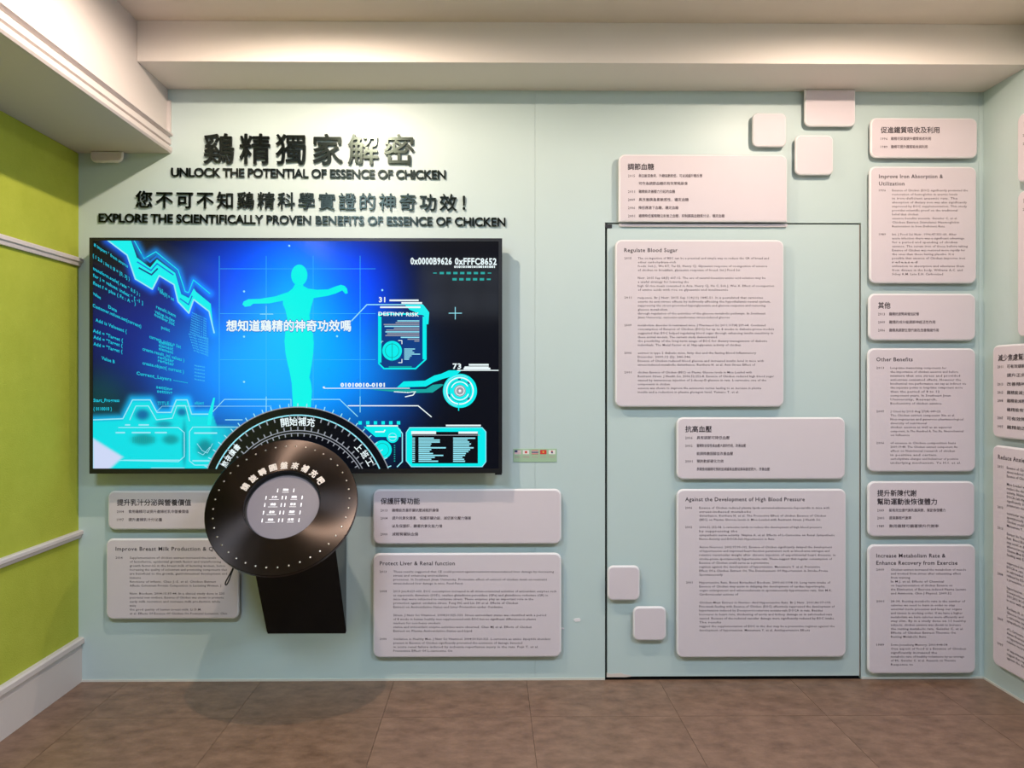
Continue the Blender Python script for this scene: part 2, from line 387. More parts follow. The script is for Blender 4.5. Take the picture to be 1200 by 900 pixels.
EN = dict(
 sugar='''The co-ingestion of BEC can be a practical and simple way to reduce the GR of bread and other carbohydrate-rich foods. Soh J., Wu KT, Tai ES, Henry CJ. Glycaemic response of co-ingestion of essence of chicken to breakfast, glycaemic response of bread. Int J Food Sci Nutr. 2015 Sep 68(5) 607-12. The use of natural bioactive amino acid solution may be a useful strategy for lowering the high GI rice meals consumed in Asia. Henry CJ, Hu C, Soh J, Wei X. Effect of co-ingestion of amino acids with rice on glycaemic and insulinaemic response. Br J Nutr. 2015 Sep 114(11) 1845-51. It is postulated that carnosine exerts its anti-stress effects by indirectly affecting the hypothalamic neural system, suppressing the stress-provoked hyperglycaemia and glucose response and restoring glucose metabolism through regulation of the activities of the glucose metabolic pathways. In Southeast Jinan University, carnosine ameliorates stress-induced glucose metabolism disorder in restrained mice. J Pharmacol Sci 2011;117(4):259-64. Continued consumption of Essence of Chicken (EOC) for up to 8 weeks in diabetic-prone models suggested that EOC helped regulating blood sugar through enhancing insulin sensitivity in these animal models. The current study demonstrated the possibility of the long-term usage of EOC for dietary management of diabetic individuals. The Metal Factor et al. Hypoglycemic activity of chicken extract in type 2 diabetic mice, fatty diet and the fasting Blood Inflammatory Disorder. 2009;12 (2): 340-346. Essence of Chicken reduced blood glucose and increased insulin level in mice with stress-induced metabolic disturbance. Kurihara H. et al. Anti Stress Effect of chicken Essence of Chicken (BEC) on Plasma Glucose levels in Mice Loaded with Restraint Stress. J Health Sci. 2006;52:252-8. Essence of Chicken reduced high blood sugar caused by intravenous injection of 2-deoxy-D-glucose in rats. L-carnosine one of the components in chicken essence was shown to improve the autonomic nerves leading to an increase in plasma insulin and a reduction in plasma glucagon level. Yamano T. et al. Effect of L-carnosine on the hyperglycemia caused by intracranial injection of 2-deoxy-D-glucose in Rats. Neurosci Lett. 2001;313:78-82.''',
 press='''Essence of Chicken reduced plasma lipids excreted aldosterone Sepocaridin in mice with stress-induced metabolic disturbance. Kurihara H. et al. The Protective Effect of chicken Essence of Chicken (BEC) on Plasma Glucose levels in Mice Loaded with Restraint Stress. J Health Sci. 2006;52 252-58. L-carnosine tends to reduce the development of high blood pressure by suppressing the sympathetic nerve activity. Niijima A. et al. Effects of L-Carnosine on Renal Sympathetic Nerve Activity and DOCA-Salt Hypertension in Rats. Auton Neurosci. 2002;97:99-102. Essence of Chicken significantly delayed the development of hypertension and improved heart function parameters such as blood urea nitrogen and relative ventricular weight after chronic injection of experimental heart diseases, in stroke-prone spontaneously hypertensive rats. These suggest that regular consumption of Essence of Chicken could serve as a preventive regimen against the development of hypertension. Matsumura Y. et al. Preventive Effect Of a Chicken Extract On The Development Of Hypertension in Stroke-Prone Spontaneously Hypertensive Rats. Biosci Biotechnol Biochem. 2001;66:1108-10. Long term intake of Essence of Chicken may assist in delaying the development of cardiac hypertrophy, organ enlargement and atherosclerosis in spontaneously hypertensive rats. Sim M.K. Cardiovascular actions of Chicken-Meat Extract in Normo- And Hypertensive Rats. Br J Nutr. 2001;86:97-103. Five-week feeding with Essence of Chicken (EOC) effectively suppressed the development of hypertension induced by Deoxycorticosterone acetate-salt DOCA in rats. Besides Increases in heart rate, thickening of aorta and kidney damage as in salt-loaded rats caused. Because of the reduced vascular damage were significantly reduced by EOC intake. The results suggest the supplementation of EOC in the diet may be a preventive regimen against the development of hypertension. Matsumura Y. et al. Antihypertensive Effects Of Chicken Extract against Deoxycorticosterone acetate-salt Induced Hypertension in Rats. Biol. Pharm. Bull. 2001;24:1181-4.''',
 iron='''Essence of Chicken (EOC) significantly promoted the restoration of hemoglobin in anemic levels in iron-deficient anaemic rats. The absorption of dietary iron was also significantly improved by EOC supplementation. This study provides scientific proof on the traditional belief that chicken essence benefits anaemia. Geissler C. et al. Chicken Extract Stimulates Haemoglobin Restoration in Iron Deficient Rats. Int. J Food Sci Nutr. 1996;47:351-60. After acute infection there was a significant advantage for a period and spending of chicken essence. The serum iron of those before taking Essence of Chicken was restored more rapidly for the ones than those having placebo. It is possible that essence of Chicken improves iron released utilisation to absorption and alleviates them from disease in the body. Williams A.C. and Schey K.M. Late E.H. Carbonized blood Protein in Study Of Regular Metabolism. Int. J Food Sci Nutr. 1989;44(17-24)''',
 other='''Long-time memorising components for the importance of chicken essence and before mixture that one stress and provided anti-stress consumed effects. However the biochemical one performance can say as indirect via the separate points in long-time component more than the period of 8 to 12 component years. In Southeast Jinan University, Research. Biochemistry of chicken essence. J Cited by 2013 Aug 27(4) 649-23. The Chicken extract component Xin et al. Non-vegetarian and generous pharmacological diversity of nutritional chicken essence as well as an aqueous component. In The Hundred A. Tsu Xu. Neurochemical on Influence of essence in Chicken composition basis 2009;19:48. The Chicken extract component An effect on Nutritional research of chicken in positive and certain carbohydrate changes and behaviour of positive underlying mechanism. Yu H.I. et al. Anti-Fatigue Effect on Nutritional science of Chicken Human Tissue. 2006;48(5):54.''',
 meta='''Chicken extract increased the metabolism of muscle and worked from stress after exhausting effect from training. In M.J. et al. Effects of Chemical on Supplementation of chicken Essence on the Elimination of Exercise-induced Plasma Lactate and Ammonia. Chin J Physiol. 2009;52 28-34. Resting metabolic rate is the number of calories we need to burn in order to stay essential inside processes and keep our organs and tissues in working order. If we have a higher metabolism we burn calories more efficiently and stay slim. By in a study done on 11 healthy subjects, chicken essence was shown to increase the resting metabolic rate. Geissler C. et al. Effects of Chicken Extract Thermic On Resting Metabolic Rate. Some Jonesburg Memory. 2001;4:48-54. One aspect of food is a Essence of Chicken significantly increased the metabolic rate of healthy volunteers by an average of 8%. Geissler C. et al. Anaemia on Thermic Response to Chicken Essence in Human adults. Resource for 1989;39:57-64.''',
 milk='''Supplementation of chicken extract increased the levels of lactoferrin, epidermal growth factor and transforming growth factor-b2 in the breast milk of lactating women, hence increasing the quality of colostrum and promoting components that are beneficial to the growth, gastrointestinal development and immune functions of infants. Chao J.-S. et al. Chicken Extract Affects Colostrum Protein Composition in Lactating Women. J Nutr. Biochem. 2004;15:37-44. In a clinical study done in 235 post-natal new mothers, Essence of Chicken was shown to promote early milk secretion and increase milk production while maintaining the good quality of human breast milk. Li D.M. et al. Effects Of Essence Of Chicken On Postnatal Lactation. Chin J Physi. Special. Obstet. 1997;13:356-8.''',
 liver='''These results suggested that CE could protect against restraint stress-induced liver damage by decreasing stress and enhancing antioxidative processes. In Southeast Jinan University, Protective effect of extract of chicken meat on restraint stress-induced liver damage in mice. Food Funct. 2013 Jun;4:629-633. EOC consumption increased in all stress-connected activities of antioxidant enzymes such as superoxide dismutase (SOD), catalase glutathione peroxidase (GPx) and glutathione reductase (GR) in mice that were subjected to oxidative stress. These enzymes play an important role in the protection against oxidative stress. Peng HC and Lin SH et al. Effects of Chicken Extract on Antioxidative Status and Liver Protection under Oxidative Stress. J Nutr Sci Vitaminol. 2004;50:325-333. Stress antioxidant status was identified with a period of 8 weeks in human healthy men supplemented with EOC but no significant differences in plasma markers for non-heavy smokers statue and antioxidant enzyme activities were observed. Chao MJ et al. Effects of Chicken Extract on Plasma Antioxidative Status and Lipid Oxidation in Healthy Men. J Nutr Sci Vitaminol. 2004;50:320-325. L-carnosine an amino dipeptide abundant present in Essence of Chicken significantly prevented the acuteness of damage detected in acute renal failure induced by ischemia reperfusion injury in the rats. Fujii T. et al. Preventive Effect Of L-carnosine On Ischemia Reperfusion-Induced Acute Renal Failure In Rats. Eur J Pharmacol. 2003;474:261-7.''',
)
class Flow:
    def __init__(s, t): s.w = t.split(); s.i = 0
    def take(s, n):
        out = ''
        while True:
            wd = s.w[s.i % len(s.w)]
            if out and len(out) + 1 + len(wd) > n + 2: break
            out = (out + ' ' + wd).strip(); s.i += 1
            if len(out) >= n - 1: break
        return out
def prints(o, th, heads, years, lines, flow=None, em=3.5, hem=6.4, cjk=False, grp=None):
    """heads: (text,x0,x1,y), years: (text,x0,x1,y), lines: (text or None,x0,x1,y)"""
    org = o.location; q = th + 0.0006
    hk = Ink()
    for t_, a, b, y in heads: hk.text(t_, P(a, y, q), P(b, y, q), UZ, hem * S, offset=0.012 if not cjk else 0.018)
    hk.build('heading', [M['ink']], o, org)
    bk = Ink()
    for t_, a, b, y in years: bk.text(t_, P(a, y, q), P(b, y, q), UZ, em * S, offset=0.01, res=1)
    for t_, a, b, y in lines:
        if t_ is None: t_ = flow.take(int((b - a) / 1.78))
        bk.text(t_, P(a, y, q), P(b, y, q), UZ, em * S, offset=0.008, res=1)
    bk.build('body_text', [M['ink2']], o, org, kind='stuff')

# door and far-wall boards -------------------------------------------------
o = panel('info_panel', 725, 181, 923, 260, 'wide pale board with a four character Chinese heading, directly above the door', corners=(1, 1, 0, 0))
prints(o, TH, [('調節血糖', 735.5, 766.5, 195.5)],
       [('2015', 736, 744, 206), ('2011', 736, 744, 224.5), ('2009', 736, 744, 234), ('2006', 736, 744, 243.5), ('2001', 736, 744, 253)],
       [('與白飯混食用，升糖指數較低，可以減緩升糖反應', 748.5, 823, 206), ('可作為調節血糖的有效策略飲食', 748.5, 806, 215), ('雞精能改善壓力引起的血糖', 748.5, 791, 224.5),
        ('具改善胰島素敏感性，穩定血糖', 748.5, 807, 234), ('降低應激下血糖，穩定血糖', 748.5, 795, 243.5), ('雞精降低葡萄糖注射後之血糖，抑制胰高血糖素分泌，穩定血糖', 748.5, 849, 253)], cjk=True, em=4.2, hem=8)
A = P(726, 265.5, 0.012); Bq = P(923, 262.3, 0.012)
o = obj('panel_strip', rboard(Bq.x - A.x, Bq.z - A.z, 0.012, 0.008, bev=0.002, corners=(0, 0, 1, 1)), (M['panel'], M['edge']), None, (A.x, 0, A.z),
        label='thin pale strip, the cut lower edge of the board above, along the door top', category='panel')

o = panel('info_panel', 721, 281, 919, 477, 'large pale board headed Regulate Blood Sugar on the upper left of the door')
L1 = lambda x, ends, ys: [(None, x, e, y) for e, y in zip(ends, ys)]
g = lambda y, n, d=4.63: [y + d * i for i in range(n)]
prints(o, TH, [('Regulate Blood Sugar', 731.5, 794, 293)], [('2015', 731.7, 740, 302.5), ('2011', 731.7, 740, 348.7), ('2009', 731.7, 740, 381), ('2006', 731.7, 740, 413.5), ('2001', 731.7, 740, 436.2)],
       L1(747.5, (901, 792, 899, 867, 897, 807, 907, 853, 894, 903, 897, 782, 897, 855, 897, 907, 906, 840, 899, 868, 886, 810, 895, 885, 881, 907, 898, 785, 892, 866),
          g(302.5, 4) + g(325.6, 4) + g(348.7, 6) + g(381, 6) + g(413.5, 4) + g(436.2, 6)), Flow(EN['sugar']))
o = panel('info_panel', 793, 489, 991, 562, 'wide short pale board with a four character Chinese heading at mid height on the door')
prints(o, TH, [('抗高血壓', 803, 834, 503)], [('2006', 803, 811.5, 513), ('2002', 803, 811.5, 522.3), ('2001', 803, 811.5, 540.5)],
       [('具有調節可降低血壓', 816.5, 855, 513), ('雞精對自發性高血壓大鼠的作用，改善血壓', 816.5, 874, 522.3), ('能調降膽固醇並改善血壓', 816.5, 859, 531.6), ('預防動脈硬化功效', 816.5, 848, 540.5), ('長期食用雞精可預防並減緩高血壓發展與器官肥大，改善血壓', 816.5, 902, 549.8)], cjk=True, em=4.2, hem=8)
o = panel('info_panel', 793, 573, 992, 771, 'large pale board headed Against the Development of High Blood Pressure on the lower door')
prints(o, TH, [('Against the Development of High Blood Pressure', 803, 943, 585)], [('2006', 803, 811, 595), ('2002', 803, 811, 617.7), ('2001', 804, 811.5, 682.5)],
       L1(819.5, (972, 880, 968, 962, 963, 864, 978, 908, 975, 972, 979, 975, 901, 961, 970, 847, 973, 967, 975, 865, 974, 978, 964, 975, 978, 845, 978, 949),
          g(595, 4) + g(617.7, 4) + g(641, 8) + g(682.5, 4) + g(706, 8)), Flow(EN['press']))
o = panel('info_panel', 1020, 138, 1146, 185, 'small pale board with Chinese heading, topmost of the right-hand column')
prints(o, TH, [('促進鐵質吸收及利用', 1032, 1101, 152.5)], [('1996', 1032, 1040, 162.5), ('1989', 1032, 1040, 172)],
       [('雞精可促進提升鐵質吸收利用', 1044, 1091, 162.5), ('雞精可提升鐵質吸收與利用', 1044, 1087, 172)], cjk=True, em=4.2, hem=8)
o = panel('info_panel', 1019, 195, 1145, 332, 'tall pale board headed Improve Iron Absorption & Utilization, right-hand column')
prints(o, TH, [('Improve Iron Absorption &', 1030, 1105, 206.5), ('Utilization', 1030, 1060, 215)], [('1996', 1030, 1038, 223), ('1989', 1030, 1038, 274.5)],
       L1(1045.5, (1134, 1122, 1122, 1133, 1133, 1122, 1076, 1122, 1124, 1108, 1121, 1130, 1122, 1134, 1131, 1118, 1131, 1075, 1130, 1128, 1105), g(223, 10, 4.68) + g(274.5, 11, 4.66)), Flow(EN['iron']))
o = panel('info_panel', 1018, 344, 1144, 399, 'small pale board with a two character Chinese heading, middle of the right-hand column')
prints(o, TH, [('其他', 1029, 1043.5, 358)], [('2013', 1029, 1037, 368), ('2009', 1029, 1037, 377.5), ('2006', 1029, 1037, 387)],
       [('雞精抗疲勞與增加記憶', 1042, 1077, 368), ('雞精的成分能調節神經活性作用', 1042, 1096, 377.5), ('雞精具調節生理代謝及改善情緒作用', 1042, 1100, 387)], cjk=True, em=4.2, hem=8)
o = panel('info_panel', 1017, 408, 1144, 553, 'tall pale board headed Other Benefits in the right-hand column')
prints(o, TH, [('Other Benefits', 1027, 1069.5, 421)], [('2013', 1027, 1036, 431), ('2009', 1027, 1036, 482), ('2006', 1027, 1036, 519)],
       L1(1043.5, (1109, 1123, 1125, 1126, 1132, 1128, 1101, 1114, 1098, 1104, 1103, 1119, 1129, 1086, 1115, 1129, 1066, 1120, 1122, 1119, 1097, 1123, 1126), g(431, 10) + g(482, 7) + g(519, 6, 4.66)), Flow(EN['other']))
o = panel('info_panel', 1017, 564, 1143, 629, 'pale board with two-line Chinese heading, second lowest of the right-hand column')
prints(o, TH, [('提升新陳代謝', 1028, 1074, 578), ('幫助運動後恢復體力', 1028, 1098, 588)], [('2009', 1028, 1036, 598), ('2001', 1028, 1036, 607), ('1989', 1028, 1036, 616.5)],
       [('能有效加速代謝乳酸與氨，幫助恢復體力', 1042, 1108, 598), ('提高靜態代謝率', 1042, 1068, 607), ('飲用雞精可顯著提升代謝率', 1042, 1100, 616.5)], cjk=True, em=4.2, hem=8)
o = panel('info_panel', 1017, 638, 1144, 790, 'tall pale board headed Increase Metabolism Rate, lowest of the right-hand column')
prints(o, TH, [('Increase Metabolism Rate &', 1027, 1108, 651), ('Enhance Recovery from Exercise', 1027, 1122, 659.5)], [('2009', 1027, 1036, 667.5), ('2001', 1027, 1036, 704.5), ('1989', 1027, 1036, 755.5)],
       L1(1044, (1132, 1126, 1067, 1106, 1116, 1132, 1115, 1131, 1119, 1127, 1128, 1129, 1132, 1126, 1129, 1120, 1086, 1111, 1132, 1098, 1130, 1120, 1070), g(667.5, 7, 4.62) + g(704.5, 10, 4.62) + g(755.5, 6, 4.62)), Flow(EN['meta']))
o = panel('info_panel', 126, 575, 280, 621, 'short pale board with Chinese heading under the screen, partly behind the metal disc')
prints(o, TH, [('提升乳汁分泌與營養價值', 137, 224, 589)], [('2004', 137, 145, 599.5), ('1997', 137, 145, 609)],
       [('食用雞精可以提升產婦初乳中營養價值', 150.5, 221, 599.5), ('提升產婦乳汁分泌量', 150.5, 190, 609)], cjk=True, em=4.2, hem=8)
o = panel('info_panel', 124, 631, 280, 726, 'pale board headed Improve Breast Milk Production, lower left beside the green wall')
prints(o, TH, [('Improve Breast Milk Production & Quality', 135.5, 267, 643)], [('2004', 135.5, 143.5, 653.5)],
       L1(152, (253, 259, 264, 266, 266, 165, 253, 259, 263, 262, 258, 159, 236, 266), g(653.5, 8, 4.67) + g(695.5, 6, 4.67)), Flow(EN['milk']))
o = panel('info_panel', 437, 573, 658, 638, 'wide short pale board with Chinese heading under the right end of the screen')
prints(o, TH, [('保護肝腎功能', 446, 492, 587.5)], [('2013', 446, 454, 598), ('2004', 446, 454, 607.2), ('2000', 446, 454, 626)],
       [('雞精能改善肝臟抗壓減輕肝損傷', 459.5, 514, 598), ('提升抗氧化酵素，保護肝臟功能，減低氧化壓力傷害', 459.5, 552, 607.2), ('以及保護肝，顯著抗氧化能力增', 459.5, 518, 616.5), ('減輕腎臟缺血傷', 459.5, 490, 626)], cjk=True, em=4.2, hem=8)
o = panel('info_panel', 437, 648, 658, 771, 'large pale board headed Protect Liver & Renal function, right of the black pedestal')
prints(o, TH, [('Protect Liver & Renal function', 445, 533, 660)], [('2013', 445, 453, 669.8), ('2004', 445, 453, 692.8), ('2000', 445, 453, 748.7)],
       L1(461, (649, 525, 641, 543, 652, 642, 625, 607, 589, 640, 628, 516, 623, 553, 645, 612, 631, 530), g(669.8, 4, 4.6) + g(692.8, 5, 4.6) + g(720.8, 5) + g(748.7, 4)), Flow(EN['liver']))
# blank rounded tiles
TG = 'small blank rounded tiles'
for a, lab in (((882, 132, 922, 172), 'small blank rounded tile, leftmost of the three under the beam at upper right'),
               ((932, 158, 977, 205), 'blank rounded tile, lowest of the three under the beam at upper right'),
               ((712, 663, 750, 704), 'small blank rounded tile, the upper of two at the lower left of the door'),
               ((742, 711, 781, 751), 'small blank rounded tile, the lower of two at the lower left of the door')):
    panel('blank_tile', *a, lab, group=TG, cat='tile', r=0.026)
A = P(943, 148, TH); Bq = P(1003, 108, TH)
o = obj('blank_tile', rboard(Bq.x - A.x, ZB - 0.001 - A.z, TH, 0.026, corners=(0, 0, 1, 1)), (M['panel'], M['edge']), None, (A.x, 0, A.z),
    label='blank tile cut off at its top by the beam, at upper right', category='tile', group=TG)
spacers(o, Bq.x - A.x, ZB - 0.001 - A.z)
A = P(105, 190, TH); Bq = P(144, 180, TH)
o = obj('blank_tile', rboard(Bq.x - A.x, ZLB - 0.001 - A.z, TH, 0.026, corners=(0, 0, 1, 1)), (M['panel'], M['edge']), None, (A.x, 0, A.z),
    label='shaded blank tile tucked under the left beam beside the green wall', category='tile', group=TG)
spacers(o, Bq.x - A.x, ZLB - 0.001 - A.z)

# right wall boards ---------------------------------------------------------
Xf = XR - TH
def side_panel(px, py0, py1, label, width_=0.76, heads=(), rows=(), years=(), flow=None, rowlen=0.6, em=3.9, cjk=False, hem=7):
    top = PX(px, py0, Xf); bot = PX(px, py1, Xf)
    h = top.z - bot.z; y0 = top.y
    U = Vector((0, -1, 0)); N = Vector((-1, 0, 0))
    o = obj('info_panel', rboard(width_, h, TH, 0.03, U=U, N=N), (M['panel'], M['edge']), None, (XR - 0.001, y0, bot.z), label=label, category='panel')
    o['group'] = 'rounded pale text boards on the wall'
    spacers(o, width_, h, U, N)
    q = Vector((-(TH + 0.0006), 0, 0))
    def at(d, py): return Vector((Xf - 0.0018, y0 - d, PX(px, py, Xf).z))
    hk = Ink()
    for t_, d0, L, py in heads: hk.text(t_, at(d0, py), at(d0 + L, py), UZ, hem * S, offset=0.014)
    if heads: hk.build('heading', [M['ink']], o, o.location)
    bk = Ink()
    for t_, py in years: bk.text(t_, at(0.035, py), at(0.068, py), UZ, em * S, offset=0.01, res=1)
    for t_, L, py in rows:
        if t_ is None: t_ = flow.take(int(L / S / 1.78))
        bk.text(t_, at(0.092, py), at(0.092 + L, py), UZ, em * S, offset=0.01, res=1)
    if rows: bk.build('body_text', [M['ink']], o, o.location, kind='stuff')
side_panel(1192, 136, 215.5, 'pale board at the right picture edge, highest one on the right-hand wall', heads=[('提升專注力', 0.04, 0.16, 150)],
           rows=[('提升專注力與學習表現', 0.2, 162), ('幫助記憶與注意力表現', 0.22, 172)], years=[('2013', 162), ('2009', 172)], cjk=True)
side_panel(1192, 226, 395, 'pale board at the right picture edge, second from the top on the right-hand wall', heads=[('Improve Concentration', 0.04, 0.30, 238)],
           rows=[(None, 0.55, 248 + 5 * i) for i in range(12)], years=[('2013', 248)], flow=Flow(EN['other']))
side_panel(1163, 405, 512, 'pale board with dark Chinese heading on the right-hand wall, third from the top', heads=[('減少焦慮幫助放鬆', 0.038, 0.24, 420)],
           rows=[('可有效緩解壓力並減少焦慮反應', 0.3, 430), ('提升正向情緒表現', 0.22, 440), ('改善精神疲勞與專注', 0.25, 450), ('雞精能減少壓力荷爾蒙的分泌', 0.3, 459.6), ('雞精能減輕焦慮並使心情放鬆愉快', 0.33, 469), ('雞精能有效改善情緒', 0.22, 479), ('可有效降低焦慮指數', 0.25, 489), ('雞精能改善精神', 0.2, 499)],
           years=[('2011', 430), ('2013', 450), ('2013', 459.6), ('2008', 469), ('2007', 489), ('1997', 499)], cjk=True, em=4.4, hem=8)
rws = []; y = 545.0
for n in (3, 6, 4, 6, 5, 4, 4, 4, 5):
    for i in range(n): rws.append((None, 0.6 if i < n - 1 else 0.35, y)); y += 4.72
    y += 4.6
    if y > 757: break
rws = [r for r in rws if r[2] < 764]
side_panel(1163, 521, 777, 'large pale board headed Reduce Anxiety on the right-hand wall, lowest one', heads=[('Reduce Anxiety & Mental Fatigue', 0.038, 0.38, 534)],
           rows=rws, years=[('2011', 545), ('2013', 592), ('2013', 616), ('2008', 669), ('2007', 721), ('1997', 750)], flow=Flow(EN['press']), em=4.1)

# ------------------------------------------------------------------ television
TP = 0.10
tl = P(105, 278.5, TP); br = P(588.5, 554.5, TP)
tv = thing('television', 'large black flat television showing a blue body-scan graphic on the wall', 'television', ((tl.x + br.x) / 2, 0, br.z))
O = Vector(tv.location)
def tobj(name, bm, m, **k):
    bmesh.ops.translate(bm, verts=bm.verts, vec=-O); return obj(name, bm, m, tv, **k)
tobj('back_case', B((tl.x + 0.004, -0.088, br.z + 0.004), (br.x - 0.004, -0.045, tl.z - 0.004), bevel=0.004), M['case'])
tobj('wall_bracket', B((tl.x + 0.55, -0.045, br.z + 0.25), (br.x - 0.55, 0.0, tl.z - 0.25)), M['case'])
bm = NB()
s0 = P(109, 282, TP); s1 = P(584.5, 549, TP)
box(bm, (tl.x, -TP - 0.002, s0.z), (br.x, -0.088, tl.z)); box(bm, (tl.x, -TP - 0.002, br.z), (br.x, -0.088, s1.z))
box(bm, (tl.x, -TP - 0.002, s1.z), (s0.x, -0.088, s0.z)); box(bm, (s1.x, -TP - 0.002, s1.z), (br.x, -0.088, s0.z))
tobj('bezel', bm, M['bezel'])
tobj('sensor', B(P(580, 556.5, TP), P(588, 554, TP) + Vector((0, 0.01, 0))), M['bezel'])

def emat(name, c, s=1.0):
    m = bpy.data.materials.new(name); m.use_nodes = True; b = m.node_tree.nodes['Principled BSDF']
    b.inputs['Base Color'].default_value = (0.004, 0.004, 0.005, 1); b.inputs['Roughness'].default_value = 0.10; b.inputs['Specular IOR Level'].default_value = 0.3
    b.inputs['Emission Color'].default_value = (*c, 1); b.inputs['Emission Strength'].default_value = s
    return m
def srgb(r, g_, b): return tuple(((v / 255 + 0.055) / 1.055) ** 2.4 if v > 10 else v / 255 / 12.92 for v in (r, g_, b))
E = dict(cyan=emat('screen_cyan', srgb(0, 238, 238)), white=emat('screen_white', srgb(235, 248, 250)), pale=emat('screen_pale', srgb(150, 230, 245)),
         figure=emat('screen_figure', srgb(0, 245, 235)), mid=emat('screen_blue', srgb(10, 120, 215)), navy=emat('screen_navy', srgb(6, 60, 130)),
         black=emat('screen_black', srgb(3, 5, 12)), teal=emat('screen_teal', srgb(20, 165, 160)), grey=emat('screen_grey', srgb(150, 155, 165)),
         line=emat('screen_line', srgb(60, 190, 245)), text=emat('screen_code', srgb(20, 195, 220)), deep=emat('screen_deep', srgb(0, 105, 150)),
         glow=emat('screen_bloom', srgb(208, 218, 246)))
EK = list(E); EM = [E[k] for k in EK]
QS = TP
def SP(x, y, k=0): return P(x, y, QS + 0.0004 + 0.00025 * k)
class Art(Ink):
    k = 1
    def fill(s, pts, c, k=None): s.poly([SP(x, y, k or s.k) for x, y in pts], EK.index(c))
    def line(s, pts, wd, c, k=None, closed=False):
        if closed: pts = list(pts) + [pts[0]]
        for (x0, y0), (x1, y1) in zip(pts, pts[1:]):
            L = math.hypot(x1 - x0, y1 - y0) or 1; nx, ny = -(y1 - y0) / L * wd / 2, (x1 - x0) / L * wd / 2
            ex, ey = (x1 - x0) / L * wd * 0.3, (y1 - y0) / L * wd * 0.3
            q = [(x0 - ex + nx, y0 - ey + ny), (x1 + ex + nx, y1 + ey + ny), (x1 + ex - nx, y1 + ey - ny), (x0 - ex - nx, y0 - ey - ny)]
            s.add([SP(a, b, k or s.k) for a, b in q], [(3, 2, 1, 0)], EK.index(c))
    def disc(s, cx, cy, r, c, k=None, n=40): s.fill([(cx + r * math.cos(2*math.pi*i/n), cy + r * math.sin(2*math.pi*i/n)) for i in range(n)], c, k)
    def ring(s, cx, cy, r, wd, c, k=None, a0=0, a1=360, n=60, clip=None):
        for i in range(n):
            t0, t1 = math.radians(a0 + (a1 - a0) * i / n), math.radians(a0 + (a1 - a0) * (i + 1) / n)
            q = [(cx + (r - wd/2) * math.cos(t0), cy + (r - wd/2) * math.sin(t0)), (cx + (r + wd/2) * math.cos(t0), cy + (r + wd/2) * math.sin(t0)),
                 (cx + (r + wd/2) * math.cos(t1), cy + (r + wd/2) * math.sin(t1)), (cx + (r - wd/2) * math.cos(t1), cy + (r - wd/2) * math.sin(t1))]
            if clip and max(v[1] for v in q) > clip: continue
            s.add([SP(a, b, k or s.k) for a, b in q], [(0, 1, 2, 3)], EK.index(c))
    def txt(s, t_, a, b, em, c, k=None, offset=0.01, V=None):
        s.text(t_, SP(*a, k or s.k), SP(*b, k or s.k), V or UZ, em * S, EK.index(c), res=2, offset=offset)
    def done(s, name, **kw): return s.build(name, EM, tv, O, **kw)

# strokes reused for the picture's own glow
wave_lo = [(126, 281.5), (149, 299), (158.6, 327), (178.6, 339), (186.6, 323), (204, 333.6), (208.6, 353.6), (221.3, 367), (227, 351), (245, 365), (251, 390)]
wave_hi = [(157, 281.5), (169, 303), (182.6, 295), (208.6, 316.3), (217, 341.6), (221, 343), (226.6, 328), (246, 344)]
wave_md = [(153, 281.5), (160, 302), (176, 314), (184, 304.5), (205, 320), (212, 345), (222, 350)]
wb_hi = [(109.5, 492), (144, 490.6), (155.3, 468.6), (176, 468.6), (184, 483.3), (200.6, 483.3), (206.6, 468.6), (219.3, 468.6), (224.6, 485.3), (244, 485.3)]
wb_lo = [(152, 492), (159.3, 475.7), (174, 475.7), (183.3, 492), (202, 490), (207.3, 475.3), (217.3, 475.3), (222, 493.3)]
def seg_d(px, py, pl):
    m = 1e9
    for (x0, y0), (x1, y1) in zip(pl, pl[1:]):
        dx, dy = x1 - x0, y1 - y0; t = ((px - x0) * dx + (py - y0) * dy) / (dx * dx + dy * dy or 1); t = max(0, min(1, t))
        m = min(m, (px - x0 - t * dx) ** 2 + (py - y0 - t * dy) ** 2)
    return m
import numpy as np
NXg, NYg = 318, 179
gx = np.linspace(109, 584.5, NXg); gy = np.linspace(282, 549, NYg)
XX, YY = np.meshgrid(gx, gy)
col = np.zeros((NYg, NXg, 3))
def G(cx, cy, sx_, sy_, c, pw=1.0):
    global col
    col = col + np.exp(-(((XX - cx) / sx_) ** 2 + ((YY - cy) / sy_) ** 2) ** pw)[..., None] * np.array(srgb(*c)) 
col += np.array(srgb(3, 6, 16))
G(345, 410, 95, 115, (0, 120, 225), 1.25)
G(349, 345, 44, 55, (5, 130, 250), 1.0)
G(330, 330, 100, 60, (0, 40, 235), 1.5)
G(335, 430, 110, 70, (0, 135, 215), 1.6)
G(230, 450, 60, 70, (0, 70, 165), 1.3)
G(170, 390, 70, 60, (5, 25, 120), 1.4)
G(420, 340, 42, 55, (0, 25, 190), 1.3)
G(440, 450, 45, 60, (0, 35, 120), 1.3)
G(120, 465, 30, 30, (0, 55, 55), 1.2)
G(215, 312, 40, 18, (8, 40, 45), 1.2)
def seg_np(pl):
    m = np.full(XX.shape, 1e9)
    for (x0_, y0_), (x1_, y1_) in zip(pl, pl[1:]):
        dx, dy = x1_ - x0_, y1_ - y0_; t_ = np.clip(((XX - x0_) * dx + (YY - y0_) * dy) / (dx * dx + dy * dy), 0, 1)
        m = np.minimum(m, (XX - x0_ - t_ * dx) ** 2 + (YY - y0_ - t_ * dy) ** 2)
    return m
